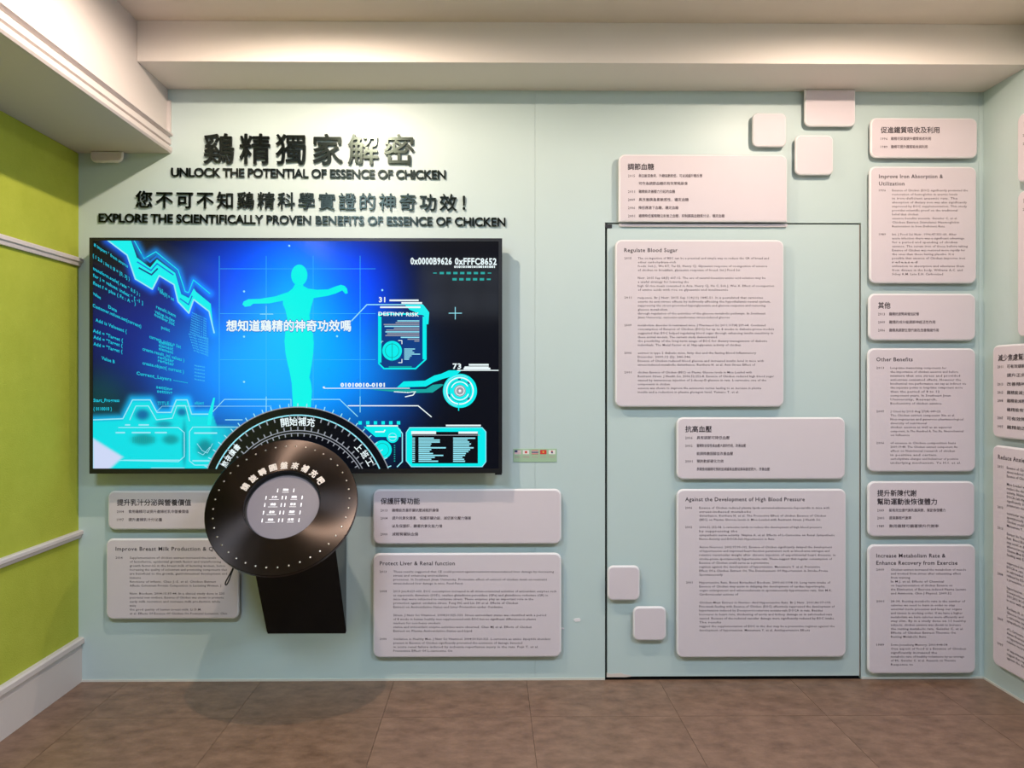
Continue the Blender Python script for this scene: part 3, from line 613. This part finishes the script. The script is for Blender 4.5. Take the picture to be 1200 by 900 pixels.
for pl, sg, c in ((wave_lo, 5, (0, 90, 220)), (wave_hi, 4.5, (0, 120, 200)), (wb_hi, 5, (0, 170, 220)), (wb_lo, 4, (0, 120, 190))):
    col += np.exp(-seg_np(pl) / sg ** 2)[..., None] * np.array(srgb(*c))
# cyan water level under the lower wave
ytop = np.interp(XX, [p_[0] for p_ in wb_hi] + [250, 262], [p_[1] for p_ in wb_hi] + [486, 520], right=560)
lev = np.clip((YY - ytop) / 3, 0, 1) * np.clip((262 - XX) / 16, 0, 1)
col = col * (1 - lev[..., None]) + lev[..., None] * np.array(srgb(0, 222, 230))
lev = np.clip((YY - 497) / 6, 0, 1) * np.clip((XX - 246) / 8, 0, 1) * np.clip((285 - XX) / 25, 0, 1)
col = col * (1 - lev[..., None] * .9) + .9 * lev[..., None] * np.array(srgb(0, 205, 225))
def dk(cx, cy, sx_, sy_, c, a):
    global col
    k_ = (a * np.exp(-(((XX - cx) / sx_) ** 2 + ((YY - cy) / sy_) ** 2) ** 2))[..., None]; col = col * (1 - k_) + k_ * np.array(srgb(*c))
dk(167, 486, 9, 7, (0, 95, 160), .95); dk(213, 483, 6, 5, (0, 95, 165), .9); dk(192, 497, 10, 4, (0, 135, 165), .8)
dk(168, 515, 14, 7, (0, 120, 125), .75); dk(200, 515, 10, 6, (0, 115, 120), .7); dk(216, 520, 3, 26, (0, 120, 150), .7); dk(240, 525, 10, 11, (0, 110, 125), .8)
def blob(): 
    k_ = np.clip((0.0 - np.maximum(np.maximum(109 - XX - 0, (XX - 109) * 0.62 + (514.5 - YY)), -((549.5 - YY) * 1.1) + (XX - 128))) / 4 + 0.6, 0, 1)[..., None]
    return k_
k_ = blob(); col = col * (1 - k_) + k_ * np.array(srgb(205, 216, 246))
col = np.clip(col, 0, 1)
vs = [tuple(SP(x, y, 0)) for y in gy for x in gx]
fs = [(j * NXg + i, (j+1) * NXg + i, (j+1) * NXg + i + 1, j * NXg + i + 1) for j in range(NYg - 1) for i in range(NXg - 1)]
me = bpy.data.meshes.new('screen'); me.from_pydata([tuple(Vector(v) - O) for v in vs], [], fs)
ca = me.color_attributes.new('picture', 'FLOAT_COLOR', 'POINT')
arr = np.ones((NYg * NXg, 4), dtype=np.float32); arr[:, :3] = col.reshape(-1, 3); ca.data.foreach_set('color', arr.ravel())
sm = emat('screen_picture', (0, 0, 0)); nt = sm.node_tree; at_ = nt.nodes.new('ShaderNodeVertexColor'); at_.layer_name = 'picture'
nt.links.new(at_.outputs[0], nt.nodes['Principled BSDF'].inputs['Emission Color'])
obj('screen', me, sm, tv, label='lit screen with a blue gradient picture')

random.seed(11)
a = Art()
for x in (257, 312, 367, 422):
    a.line([(x, 300), (x, 476)], 0.5, 'line')
for y in (315, 367.5, 421.5): a.line([(258, y), (440, y)], 0.45, 'line')
for x, y in ((312, 368), (312, 474), (422, 474)): a.line([(x, y - 9), (x, y + 9)], 0.9, 'pale')
a.line([(305, 368), (320, 368)], 0.9, 'pale')
for x, y in ((286, 341.5), (286, 394.5), (286, 447.5), (339, 288), (395, 394), (448, 340)): a.disc(x, y, 1.2, 'pale', n=10)
a.line([(526, 367), (541, 367)], 0.9, 'pale'); a.line([(533.5, 360), (533.5, 374)], 0.9, 'pale')
a.done('grid_lines')
# figure
a = Art(); a.k = 2
fo = [(385,240),(372,262),(350,280),(280,303),(200,316),(140,318),(115,330),(108,345),(122,358),(150,354),(165,342),(250,340),(322,326),(322,345),(335,375),(345,420),(335,480),(330,540),(335,600),(345,650),(357,700),(368,760),(375,888),(470,888),(475,800),(470,760),(462,730),(474,660),(482,600),(485,550),(480,500),(466,445),(462,400),(472,355),(484,312),(560,300),(600,288),(635,272),(652,290),(664,286),(660,262),(648,248),(628,242),(600,250),(560,266),(500,268),(455,262),(430,248),(427,238)]
a.fill([(260 + x / 4.5, 280 + y / 4.5) for x, y in fo], 'figure')
a.fill([(350.7 + 9.6 * math.cos(t_ / 12 * math.pi), 322.5 + 12.5 * math.sin(t_ / 12 * math.pi)) for t_ in range(24)], 'figure')
a.done('body_figure')
# caption
a = Art(); a.k = 4
a.txt('想知道鷄精的神奇功效嗎', (264.5, 382), (412, 382), 14.5, 'mid', offset=0.07)
a.k = 5
a.txt('想知道鷄精的神奇功效嗎', (265, 382), (411.5, 382), 13.6, 'white', offset=0.028)
a.done('caption')
# waves
a = Art(); a.k = 1
a.fill(wave_lo[:-1] + [(246, 344), (226.6, 328), (221, 343), (217, 341.6), (208.6, 316.3), (182.6, 295), (169, 303), (157, 281.5)][0:0] + [(250, 385), (247, 356), (230, 342), (227, 338), (221, 350), (212, 345), (205, 320), (184, 304.5), (176, 314), (160, 302), (153, 281.5)], 'cyan')
a.k = 2
a.line(wave_lo, 1.6, 'pale'); a.line(wave_hi, 0.9, 'cyan'); a.line(wave_md, 0.8, 'cyan')
a.line([(161, 307), (177, 317), (184, 309), (203, 322)], 1.6, 'mid'); a.line([(163, 314), (177.5, 322), (184.5, 315)], 1.8, 'navy')
a.line([(166, 298), (176, 307), (184, 300), (207, 318), (214, 338)], 2.2, 'mid'); a.line([(211, 350), (221, 357), (225, 347)], 1.4, 'mid')
a.line(wb_hi, 1.3, 'pale'); a.line(wb_lo, 1.0, 'pale')
a.fill([(244, 485), (250, 466), (252, 466), (247, 498), (243, 498)], 'cyan')
a.done('waveform_bands', kind='stuff')
# code
a = Art(); a.k = 2
code = [('# import * from source', (110, 286), (150, 312)), ('{ 1 2.0 ; int i: B = [0, 3] }', (108.6, 299), (152, 327)), ('transform.scale( rate * 0.5 ) ;', (109, 314), (164, 345)),
        ('for j = values: index * [ -1 ]', (109, 322), (167.5, 355)), ('float f = plus ( Fc : A * )', (109, 331), (159, 356)), ('value', (109, 343), (118, 349)),
        ('Data', (127, 359), (137, 364)), ('Customer.values.set(current)', (108.6, 357.5), (165.5, 382.5)), ('Add is Valueant {', (112, 374.5), (148.5, 388.5)),
        ('Add = "Target {', (109, 387), (144, 399)), ('Add = "Target {', (109.5, 394.5), (143.5, 405)), ('Add = "Target {', (109.5, 402.5), (143.5, 412)), ('Value B', (119, 419), (134.5, 424)),
        ('Start_Progress', (109.5, 469), (140, 469)), ('{ 0110010 }', (109.5, 479), (131, 479)),
        ('0110', (185, 338), (191, 341)), ('data[0] = set', (187, 341), (204, 351)), ('result.item', (183, 359), (206, 370)), ('value.index', (181.5, 364.5), (205, 376)), ('number.list', (181, 368), (204.5, 380)),
        ('point', (189, 383), (199, 387)), ('current_point = list', (175, 394), (212, 406.5)), ('element', (186, 400), (203, 405)), ('element', (186, 404), (203, 409)), ('element', (186, 408), (203, 413)),
        ('create.result_in( values )', (167, 408.5), (216, 422)), ('register', (185, 418), (204, 423)), ('register', (185, 422), (204, 427)), ('create.object( current )', (167, 425), (215.5, 435.5)),
        ('Current_Layers --------', (160, 437), (220, 448)), ('setting', (183, 453), (202, 456)), ('setting', (184, 458), (202, 460)), ('TITLE', (184.5, 472.5), (198, 472.5)), ('object', (228, 472), (239, 472))]
for t_, p0, p1 in code: a.txt(t_, p0, p1, 5.2, 'text', offset=0.03)
for i in range(9): a.txt('numbers = list', (225 - i * 0.3, 366 + i * 2.8), (242, 374 + i * 2.8), 2.6, 'line', offset=0.02)
for i in range(7): a.txt('array.value[i]', (221 + i, 391 + i * 3.2), (244, 397 + i * 3.2), 2.6, 'line', offset=0.02)
for i in range(5): a.txt('items', (228, 428 + i * 4), (240, 430 + i * 4), 2.6, 'line', offset=0.02)
a.done('code_lines')
# lower left cards
a = Art(); a.k = 3
a.line([(139, 501), (209, 501), (216, 507), (216, 535), (209, 541), (139, 539.5)], 1.0, 'pale')
a.line([(286, 500.5), (226, 500.5), (222, 506), (222, 540), (228, 545), (250, 545)], 1.0, 'pale')
for x0_, x1_, y in ((136, 146, 507), (155, 176, 507), (182, 195, 507), (147, 152, 498), (163, 174, 498), (228, 254, 507.5), (226, 245, 540)): a.line([(x0_, y), (x1_, y)], 1.8, 'pale')
a.line([(231, 520), (237, 528), (243, 531), (249, 520)], 0.7, 'pale'); a.line([(232, 530), (238, 533), (246, 524)], 0.7, 'pale')
a.line([(264, 492), (284, 492)], 1.0, 'pale')
for i in range(12): a.line([(156 + i * 2.2, 512), (156 + i * 2.2, 519)], 0.7, 'teal')
a.line([(145, 539.3), (210, 539.3)], 1.2, 'pale'); a.line([(177, 548.4), (216, 548.4)], 1.0, 'pale')
a.done('data_cards')
# circuit lines
a = Art(); a.k = 1
a.line([(247, 485), (263, 468), (341, 468), (341, 476)], 0.8, 'pale'); a.line([(184, 482), (190, 476), (318, 476)], 0.5, 'pale')
a.line([(365, 468), (398, 468), (419, 488)], 0.9, 'pale'); a.line([(408, 475.5), (490, 475.5), (505.5, 488.5)], 1.2, 'white')
a.line([(380, 455), (480, 455)], 0.9, 'white'); a.disc(379.5, 454, 1.2, 'white', n=10)
a.line([(412, 376), (430, 357), (495, 357)], 1.2, 'pale')
a.done('circuit_lines', kind='stuff')
# information card
a = Art(); a.k = 2
card = [(444, 368), (499, 368), (499, 421), (487, 432), (450, 432), (444, 426)]
a.fill(card, 'navy'); a.k = 3
a.line(card, 1.8, 'cyan', closed=True)
a.line([(497, 372), (497, 420)], 3.6, 'cyan'); a.line([(445.5, 372), (445.5, 424)], 3.0, 'cyan')
a.fill([(474, 357), (496, 357), (503, 366), (502, 380), (498, 380), (497, 370), (480, 363)], 'cyan')
a.k = 4
a.txt('DESTINY RISK', (443.5, 367.5), (491, 368.5), 6, 'white', offset=0.03)
a.txt('31', (444, 351), (451.5, 351), 8, 'white', offset=0.03)
for x0_, x1_, y in ((457, 490, 352), (471, 494, 355), (446, 492, 360)): a.line([(x0_, y), (x1_, y)], 2.0, 'white')
for i, (x0_, x1_) in enumerate(((466, 491), (464, 491), (450, 491), (451, 491), (462, 491), (453, 491), (452, 491), (454, 491), (452, 491), (470, 491), (478, 491), (486, 491))):
    a.line([(x0_, 376 + i * 2.15), (x1_, 376 + i * 2.15)], 1.3, 'grey' if i % 3 else 'pale')
a.disc(459.5, 411, 11.5, 'cyan'); a.ring(459.5, 411, 8, 0.8, 'teal', k=5); a.line([(459.5, 402), (459.5, 423)], 0.8, 'teal', k=5)
a.line([(449, 400), (447, 400), (447, 402)], 0.7, 'pale'); a.line([(467, 425), (471, 425), (471, 421)], 0.9, 'white'); a.line([(467, 399), (471, 399), (471, 403)], 0.9, 'white')
for i in range(7): a.line([(474, 409 + i * 2), (474 + (12, 9, 11, 18, 8, 6, 5)[i], 409 + i * 2)], 1.1, 'pale')
a.line([(456, 430), (482, 430)], 1.6, 'teal')
a.done('information_card')
# gauge
a = Art(); a.k = 2
a.fill([(465, 454), (473, 447), (498, 446), (509, 440), (517, 438), (526, 434), (541, 434), (534, 440), (519, 444), (508, 448), (499, 453)], 'cyan')
a.fill([(433, 456.5), (499, 456), (507, 451), (517, 450), (520, 451), (507, 460), (488, 460.5), (460, 459)], 'teal')
a.line([(462, 459), (478, 460), (487, 459), (484, 463), (475, 465)], 1.2, 'white')
a.txt('01010010-0101', (399, 451), (451, 451), 6, 'white', k=3, offset=0.05)
a.txt('73', (530.5, 429), (540.5, 429), 8.5, 'white', offset=0.03)
for x0_, x1_, y in ((550, 572, 427.5), (545, 572, 430.5), (544, 574, 432)): a.line([(x0_, y), (x1_, y)], 2.2, 'white')
a.line([(536, 434), (584, 434)], 1.1, 'white')
a.k = 3; a.disc(539, 458, 20, 'cyan', n=56)
a.k = 4; a.ring(539, 458, 15.5, 1.5, 'white'); a.ring(539, 458, 12.5, 0.6, 'teal'); a.ring(539, 458, 10.5, 1.0, 'white', a0=20, a1=160); a.ring(539, 458, 10.5, 1.0, 'white', a0=200, a1=330)
a.ring(539, 458, 18, 0.8, 'pale', a0=100, a1=300); a.disc(539, 458, 6.8, 'grey'); a.k = 5; a.ring(539, 458, 5, 1.0, 'white'); a.disc(539, 458, 1.6, 'white', n=16)
for t_ in (35, 150, 260, 310): a.ring(539, 458, 13.8, 1.6, 'navy', a0=t_, a1=t_ + 14, n=4)
a.line([(537.5, 471), (537.5, 481)], 1.2, 'cyan')
a.done('gauge')
# data table
a = Art(); a.k = 2
fr_ = [(480, 501), (565, 501), (569.5, 506), (569.5, 541), (565, 547), (482, 547), (476, 540), (476, 507)]
a.fill(fr_, 'cyan'); a.k = 3; a.fill([(483, 506), (560, 506), (560, 543), (483, 543)], 'black'); a.line(fr_, 0.9, 'pale', closed=True); a.k = 4
a.line([(483, 507), (510, 507)], 3.4, 'white'); a.line([(538, 507), (559, 507)], 2.6, 'white'); a.line([(482, 510), (562, 510)], 0.8, 'grey')
for i, (w1, w2) in enumerate(((17, 25), (24, 16), (24, 18), (14, 20), (13, 18), (31, 23), (14, 19), (12, 17), (16, 14), (28, 13), (18, 10), (14, 12), (22, 13))):
    y = 513.5 + i * 2.25; a.line([(491, y), (491 + w1, y)], 1.5, 'pale'); a.line([(531.5, y), (531.5 + w2, y)], 1.5, 'pale'); a.line([(483.5, y), (486, y)], 1.2, 'pale')
a.line([(523, 498.6), (563, 498.6)], 1.8, 'white')
a.done('data_table')
a = Art(); a.k = 2
cc = [(426, 502), (467, 502), (471.5, 508), (471.5, 540), (466, 547), (458, 547), (440, 520)]
a.fill([(426, 500), (466, 500), (470, 504), (470, 512), (440, 512)], 'cyan'); a.line([(466, 501), (471.5, 508), (471.5, 541), (465.5, 547)], 1.3, 'pale')
a.disc(448, 527, 11, 'cyan'); a.disc(460, 512, 7, 'cyan'); a.k = 3; a.ring(460, 512, 4.5, 0.8, 'pale'); a.line([(456, 512), (464, 512)], 0.8, 'white'); a.ring(448, 527, 7.5, 0.7, 'teal')
a.line([(430, 499), (466, 499)], 1.6, 'white'); a.line([(440, 506), (450, 506), (451, 504)], 1.4, 'white')
for i in range(6): a.fill([(420 + i * 9, 493.5), (424 + i * 9, 493.5), (424 + i * 9, 497.5), (420 + i * 9, 497.5)], 'cyan')
for i in range(8): a.line([(462, 522 + i * 2.6), (462.8, 522 + i * 2.6)], 1.2, 'teal')
a.done('dial_card')
# hex readout
a = Art(); a.k = 2
a.txt('0x0000B9626', (481, 305.7), (529.5, 305.9), 10.5, 'white', offset=0.035); a.txt('0xFFFC8652', (533, 306), (582, 306.4), 10.5, 'white', offset=0.035)
a.txt('0101010010100101001', (532, 312.6), (580, 312.6), 3.2, 'white', offset=0.07)
for i in range(9): a.line([(508 + i * 8, 320), (511.4 + i * 8, 320)], 2.6 - (1.4 if i in (0, 8) else 0), 'teal')
for i in range(6): a.line([(531 + i * 8, 327.3), (534.4 + i * 8, 327.3)], 2.8 - (1 if i == 5 else 0), 'teal')
a.done('hex_readout')
# rotating dial drawn at the foot of the picture
a = Art(); cx, cy = 349, 591; yc = 549.0
def arc_pts(r, y, n=60):
    h = math.sqrt(r * r - (cy - y) ** 2); a0 = math.atan2(-(cy - y), -h); a1 = math.atan2(-(cy - y), h)
    return [(cx + r * math.cos(a0 + (a1 - a0) * i / n), cy + r * math.sin(a0 + (a1 - a0) * i / n)) for i in range(n + 1)]
a.k = 6; a.fill(arc_pts(114, yc), 'black'); a.k = 7
a.line(arc_pts(114, yc), 1.2, 'grey'); a.line(arc_pts(104.5, yc), 1.5, 'pale'); a.line(arc_pts(86.5, yc), 1.0, 'grey'); a.line(arc_pts(83.5, yc), 0.9, 'grey')
for i in range(0, 60):
    t_ = math.radians(-90 + (i - 30) * 5.2)
    for r0_, r1_, wd in ((114, 118, 1.2), (99.5, 104.5, 1.4), (86.5, 90.5, 1.4), (80, 83.5, 1.2)):
        q = [(cx + r * math.cos(t_), cy + r * math.sin(t_)) for r in (r0_, r1_)]
        if max(q[0][1], q[1][1]) < yc - 1: a.line(q, wd, 'grey' if r1_ != 118 else 'pale')
def arc_text(t_, deg0, deg1, r, em, k=8):
    for i, c in enumerate(t_):
        d = math.radians(deg0 + (deg1 - deg0) * i / max(1, len(t_) - 1))
        px, py = cx + r * math.sin(d), cy - r * math.cos(d)
        ux, uy = math.cos(d), math.sin(d)
        V = Vector((math.sin(d), 0, math.cos(d)))
        a.txt(c, (px - ux * em * .46, py - uy * em * .46), (px + ux * em * .46, py + uy * em * .46), em, 'white', k=k, offset=0.02, V=V)
arc_text('開始補充', -9, 9, 97, 10.5)
arc_text('上班工', 47, 59.5, 97.5, 9)
arc_text('熬夜讀書', -61, -47, 97.5, 7.5)
a.done('picture_dial')

# ------------------------------------------------------------------ turning disc on its bracket
ks = thing('disc_console', 'black wall-mounted console with a tilted dark brushed-metal turning disc in front of the screen', 'console', (wp(359.5), 0, P(360, 743).z))
K = Vector(ks.location)
al = math.radians(35.8); be = 0.038
n = Vector((math.sin(be) * math.cos(al), -math.cos(be) * math.cos(al), math.sin(al)))
u = Vector((math.cos(be), math.sin(be), 0)); v = n.cross(u)
dc = P(330.3, 590.3, 0.385); R = 0.294
MW = Matrix((( u.x, v.x, n.x, dc.x), (u.y, v.y, n.y, dc.y), (u.z, v.z, n.z, dc.z), (0, 0, 0, 1)))
ML = Matrix.Translation(-K) @ MW          # disc frame in console space
# bracket wedge
hw = (wp(406) - wp(313)) / 2
bm = NB()
prism(bm, [Vector((-hw, -p_, z_)) for p_, z_ in ((0, 0), (0.322, 0.595), (0.275, 0.69), (0.0, 0.69))], (2 * hw, 0, 0))
bmesh.ops.recalc_face_normals(bm, faces=bm.faces)
bmesh.ops.bevel(bm, geom=list(bm.edges), offset=0.003, segments=2, affect='EDGES')
obj('bracket', bm, M['black2'], ks)
def lathe(prof, n_=96):
    bm = NB(); rings = []
    for r_, z_ in prof: rings.append([bm.verts.new((r_ * math.cos(2*math.pi*i/n_), r_ * math.sin(2*math.pi*i/n_), z_)) for i in range(n_)])
    for ra, rb in zip(rings, rings[1:]):
        for i in range(n_):
            j = (i + 1) % n_; f = bm.faces.new((ra[i], ra[j], rb[j], rb[i])); f.smooth = False
    return bm, rings
def dobj(name, bm, m, parent=ks, **k):
    o = obj(name, bm, m, parent, **k)
    if parent is ks: o.matrix_basis = ML
    return o
bm, rg = lathe([(0.148, -0.02), (0.148, -0.001), (0.149, 0.0), (R - 0.002, 0.0), (R, -0.002), (R, -0.016), (R - 0.003, -0.02), (0.148, -0.02)])
bmesh.ops.remove_doubles(bm, verts=bm.verts, dist=1e-5); bmesh.ops.recalc_face_normals(bm, faces=bm.faces)
turn = dobj('turning_disc', bm, M['disc'])
bm, rg = lathe([(0.155, -0.0202), (0.155, -0.06), (0.10, -0.075)]); bm.faces.new(rg[-1][::-1])
bmesh.ops.recalc_face_normals(bm, faces=bm.faces)
hub = dobj('hub_housing', bm, M['black'])
bm, rg = lathe([(0.1475, -0.001), (0.1475, -0.030), (0.1405, -0.030), (0.1405, -0.0005)][0:3] + [(0.1405, -0.034)])
dobj('hub_ring', bm, M['black'])
bm, rg = lathe([(0.1404, -0.036), (0.1404, -0.029), (0.1385, -0.0275)]); bm.faces.new(rg[-1]); bm.faces.new(rg[0][::-1])
plate = dobj('display_plate', bm, M['plate'], label='round grey display set into the disc')
bm = NB()
neck = bmesh.ops.create_cone(bm, cap_ends=True, segments=40, radius1=0.075, radius2=0.075, depth=0.09, matrix=Matrix.Translation((0, 0, -0.105)))
dobj('neck', bm, M['black'])
# marks on the display: bars with short words between
bk = Ink()
def dm(x0_, y0_, x1_, y1_): bk.add([Vector(q) for q in ((x0_, y0_, -0.0268), (x1_, y0_, -0.0268), (x1_, y1_, -0.0268), (x0_, y1_, -0.0268))], [(0, 1, 2, 3)])
rows = [(0.072, [(-0.0, 0.034)]), (0.040, [(-0.041, 0.034), (0.037, 0.034)]), (0.008, [(-0.041, 0.034), (0.037, 0.034)]), (-0.025, [(-0.041, 0.034), (0.037, 0.034)]), (-0.058, [(-0.041, 0.034), (0.037, 0.034)])]
words = ['開始', '工作', '運動', '讀書', '熬夜', '產後', '高齡', '病後', '日常']; wi = 0
for y, cs in rows:
    for cxx, hw_ in cs:
        dm(cxx - hw_, y - 0.008, cxx - hw_ + 0.004, y + 0.008); dm(cxx + hw_ - 0.004, y - 0.008, cxx + hw_, y + 0.008)
        bk.text(words[wi], Vector((cxx - 0.011, y + 0.003, -0.0268)), Vector((cxx + 0.011, y + 0.003, -0.0268)), Vector((0, 1, 0)), 0.011, offset=0.03); wi += 1
        L_ = 0.013 if wi % 2 else 0.019
        dm(cxx - L_, y - 0.009, cxx + L_, y - 0.0072)
bk.build('display_marks', [M['mark']], plate)
# curved words around the hub
bk = Ink()
for i, c in enumerate('請旋轉圓盤來補充吧'):
    d = math.radians(-64 + 118 * i / 8); r_ = 0.171; e_ = 0.033
    ctr = Vector((r_ * math.sin(d), r_ * math.cos(d), 0.0006)); U_ = Vector((math.cos(d), -math.sin(d), 0)); V_ = Vector((math.sin(d), math.cos(d), 0))
    bk.text(c, ctr - U_ * e_ * .46, ctr + U_ * e_ * .46, V_, e_, offset=0.045)
bk.build('disc_lettering', [M['cream']], turn)
# studs round the rim
bm = NB(); bmesh.ops.create_uvsphere(bm, u_segments=8, v_segments=5, radius=0.0042); 
for q in bm.verts: q.co.z *= 0.5
sme = bpy.data.meshes.new('stud'); bm.to_mesh(sme); bm.free(); sme.materials.append(M['stud'])
for i in range(40):
    t_ = 2 * math.pi * (i + 0.5) / 40
    o = bpy.data.objects.new('stud', sme); C.objects.link(o); o.parent = turn; o.location = (0.262 * math.cos(t_), 0.262 * math.sin(t_), 0.0)
# cord loop hanging from the back of the disc
cu = bpy.data.curves.new('cord', 'CURVE'); cu.dimensions = '3D'; cu.bevel_depth = 0.0026; cu.bevel_resolution = 2
pd = 0.42
cp = [(280, 652), (275, 661), (271, 670), (267, 677), (263.4, 684), (265.2, 686.4), (269, 679), (271.4, 671), (275.6, 661)]
sp = cu.splines.new('NURBS'); sp.points.add(len(cp) - 1)
for q, (x, y) in zip(sp.points, cp): w_ = P(x, y, pd) - K; q.co = (*w_, 1)
sp.use_endpoint_u = True; sp.order_u = 3
tmp = bpy.data.objects.new('cord', cu); cme = bpy.data.meshes.new_from_object(tmp); bpy.data.objects.remove(tmp)
obj('cord_loop', cme, M['black'], ks)

# ------------------------------------------------------------------ language label
A = P(601.5, 541.5, 0.003); Bq = P(652.5, 525.8, 0.003)
gm = mat('pale_green_label', (0.36, 0.52, 0.33), 0.5); 
lab = obj('language_label', rboard(Bq.x - A.x, Bq.z - A.z, 0.003, 0.001, bev=0.0006), (gm, gm), None, (A.x, 0, A.z),
          label='small pale green label with five national flags right of the television', category='label')
FM = [mat('flag_white', (0.8, 0.76, 0.72), 0.5), mat('flag_red', (0.62, 0.03, 0.02), 0.5), mat('flag_blue', (0.03, 0.04, 0.12), 0.5), mat('flag_pink', (0.62, 0.3, 0.34), 0.5), mat('flag_yellow', (0.75, 0.6, 0.1), 0.5), M['ink']]
bk = Ink()
def fr2(x0_, y0_, x1_, y1_, mi, d=0): 
    bk.add([P(a_, b_, 0.0036 + d * 0.0002) for a_, b_ in ((x0_, y1_), (x1_, y1_), (x1_, y0_), (x0_, y0_))], [(0, 1, 2, 3)], mi)
def fd(x, y, r_, mi, d=1, m_=14): bk.poly([P(x + r_ * math.cos(2*math.pi*i/m_), y - r_ * math.sin(2*math.pi*i/m_), 0.0036 + d * 0.0002) for i in range(m_)], mi)
fr2(603, 527.5, 610.5, 532.3, 0)
for i in range(4): fr2(603, 527.5 + i * 1.25, 610.5, 528.1 + i * 1.25, 3, 1)
fr2(603, 527.5, 606.4, 530, 2, 2)
fr2(612.7, 527.5, 620.2, 532.3, 0); fd(616.4, 529.9, 1.5, 1)
fr2(623, 527.5, 630.8, 532.3, 0); fr2(623, 527.5, 630.8, 528.4, 1, 1); fr2(623, 531.4, 630.8, 532.3, 1, 1); fr2(623, 529.2, 630.8, 530.8, 2, 1)
fr2(633, 527.3, 640.4, 532.3, 1)
bk.poly([P(636.7 + (1.6 if i % 2 == 0 else 0.65) * math.sin(i * math.pi / 5), 529.8 - (1.6 if i % 2 == 0 else 0.65) * math.cos(i * math.pi / 5), 0.004) for i in range(10)][::-1], 4)
fr2(643, 527.5, 650.6, 532.3, 0); fd(646.8, 529.4, 1.2, 1); fd(646.9, 530.3, 1.1, 2, 2)
for i, t_ in enumerate(('English', '日本語', 'ไทย', 'Tiếng Việt', '한국어')):
    x = 603.2 + i * 10; bk.text(t_, P(x, 535.5, 0.0038), P(x + 7, 535.5, 0.0038), UZ, 2.6 * S, 3, res=1)
bk.build('flag_print', FM, lab, lab.location)

# ------------------------------------------------------------------ ceiling downlights (behind the top of the picture), added fill lights
for i, (lx, lab_) in enumerate(((L1X, 'round recessed ceiling downlight above the raised lettering'), (L2X, 'round recessed ceiling downlight above the right end of the door'))):
    t_ = thing('downlight', lab_, 'lamp', (lx, -1.02, CEIL), 'ceiling downlights')
    bm, rg = lathe([(0.075, 0.0), (0.075, -0.006), (0.060, -0.008), (0.056, 0.0)], 32); obj('trim_ring', bm, M['white'], t_)
    bm, rg = lathe([(0.056, -0.001), (0.02, -0.001)], 32); bm.faces.new(rg[-1])
    obj('lens', bm, emat('lamp_lens', (1, 0.85, 0.66), 6), t_)
for lx, lab_ in ((-1.0, 'added square cool white fill light behind the viewer, on the green wall side'), (1.1, 'added square cool white fill light behind the viewer, on the mint wall side')):
    t_ = thing('fill_light_fixture', lab_, 'lamp', (lx, -2.9, CEIL), 'added square fill lights')  # invented fixture around the added ambient fill
    bm = NB()
    for a_, b_ in (((-0.32, -0.32), (0.32, -0.30)), ((-0.32, 0.30), (0.32, 0.32)), ((-0.32, -0.30), (-0.30, 0.30)), ((0.30, -0.30), (0.32, 0.30))): box(bm, (*a_, -0.02), (*b_, 0))
    obj('frame', bm, M['white'], t_)
    obj('fill_diffuser', B((-0.30, -0.30, -0.012), (0.30, 0.30, -0.002)), emat('fill_glow', (0.8, 0.9, 1.0), 3), t_)
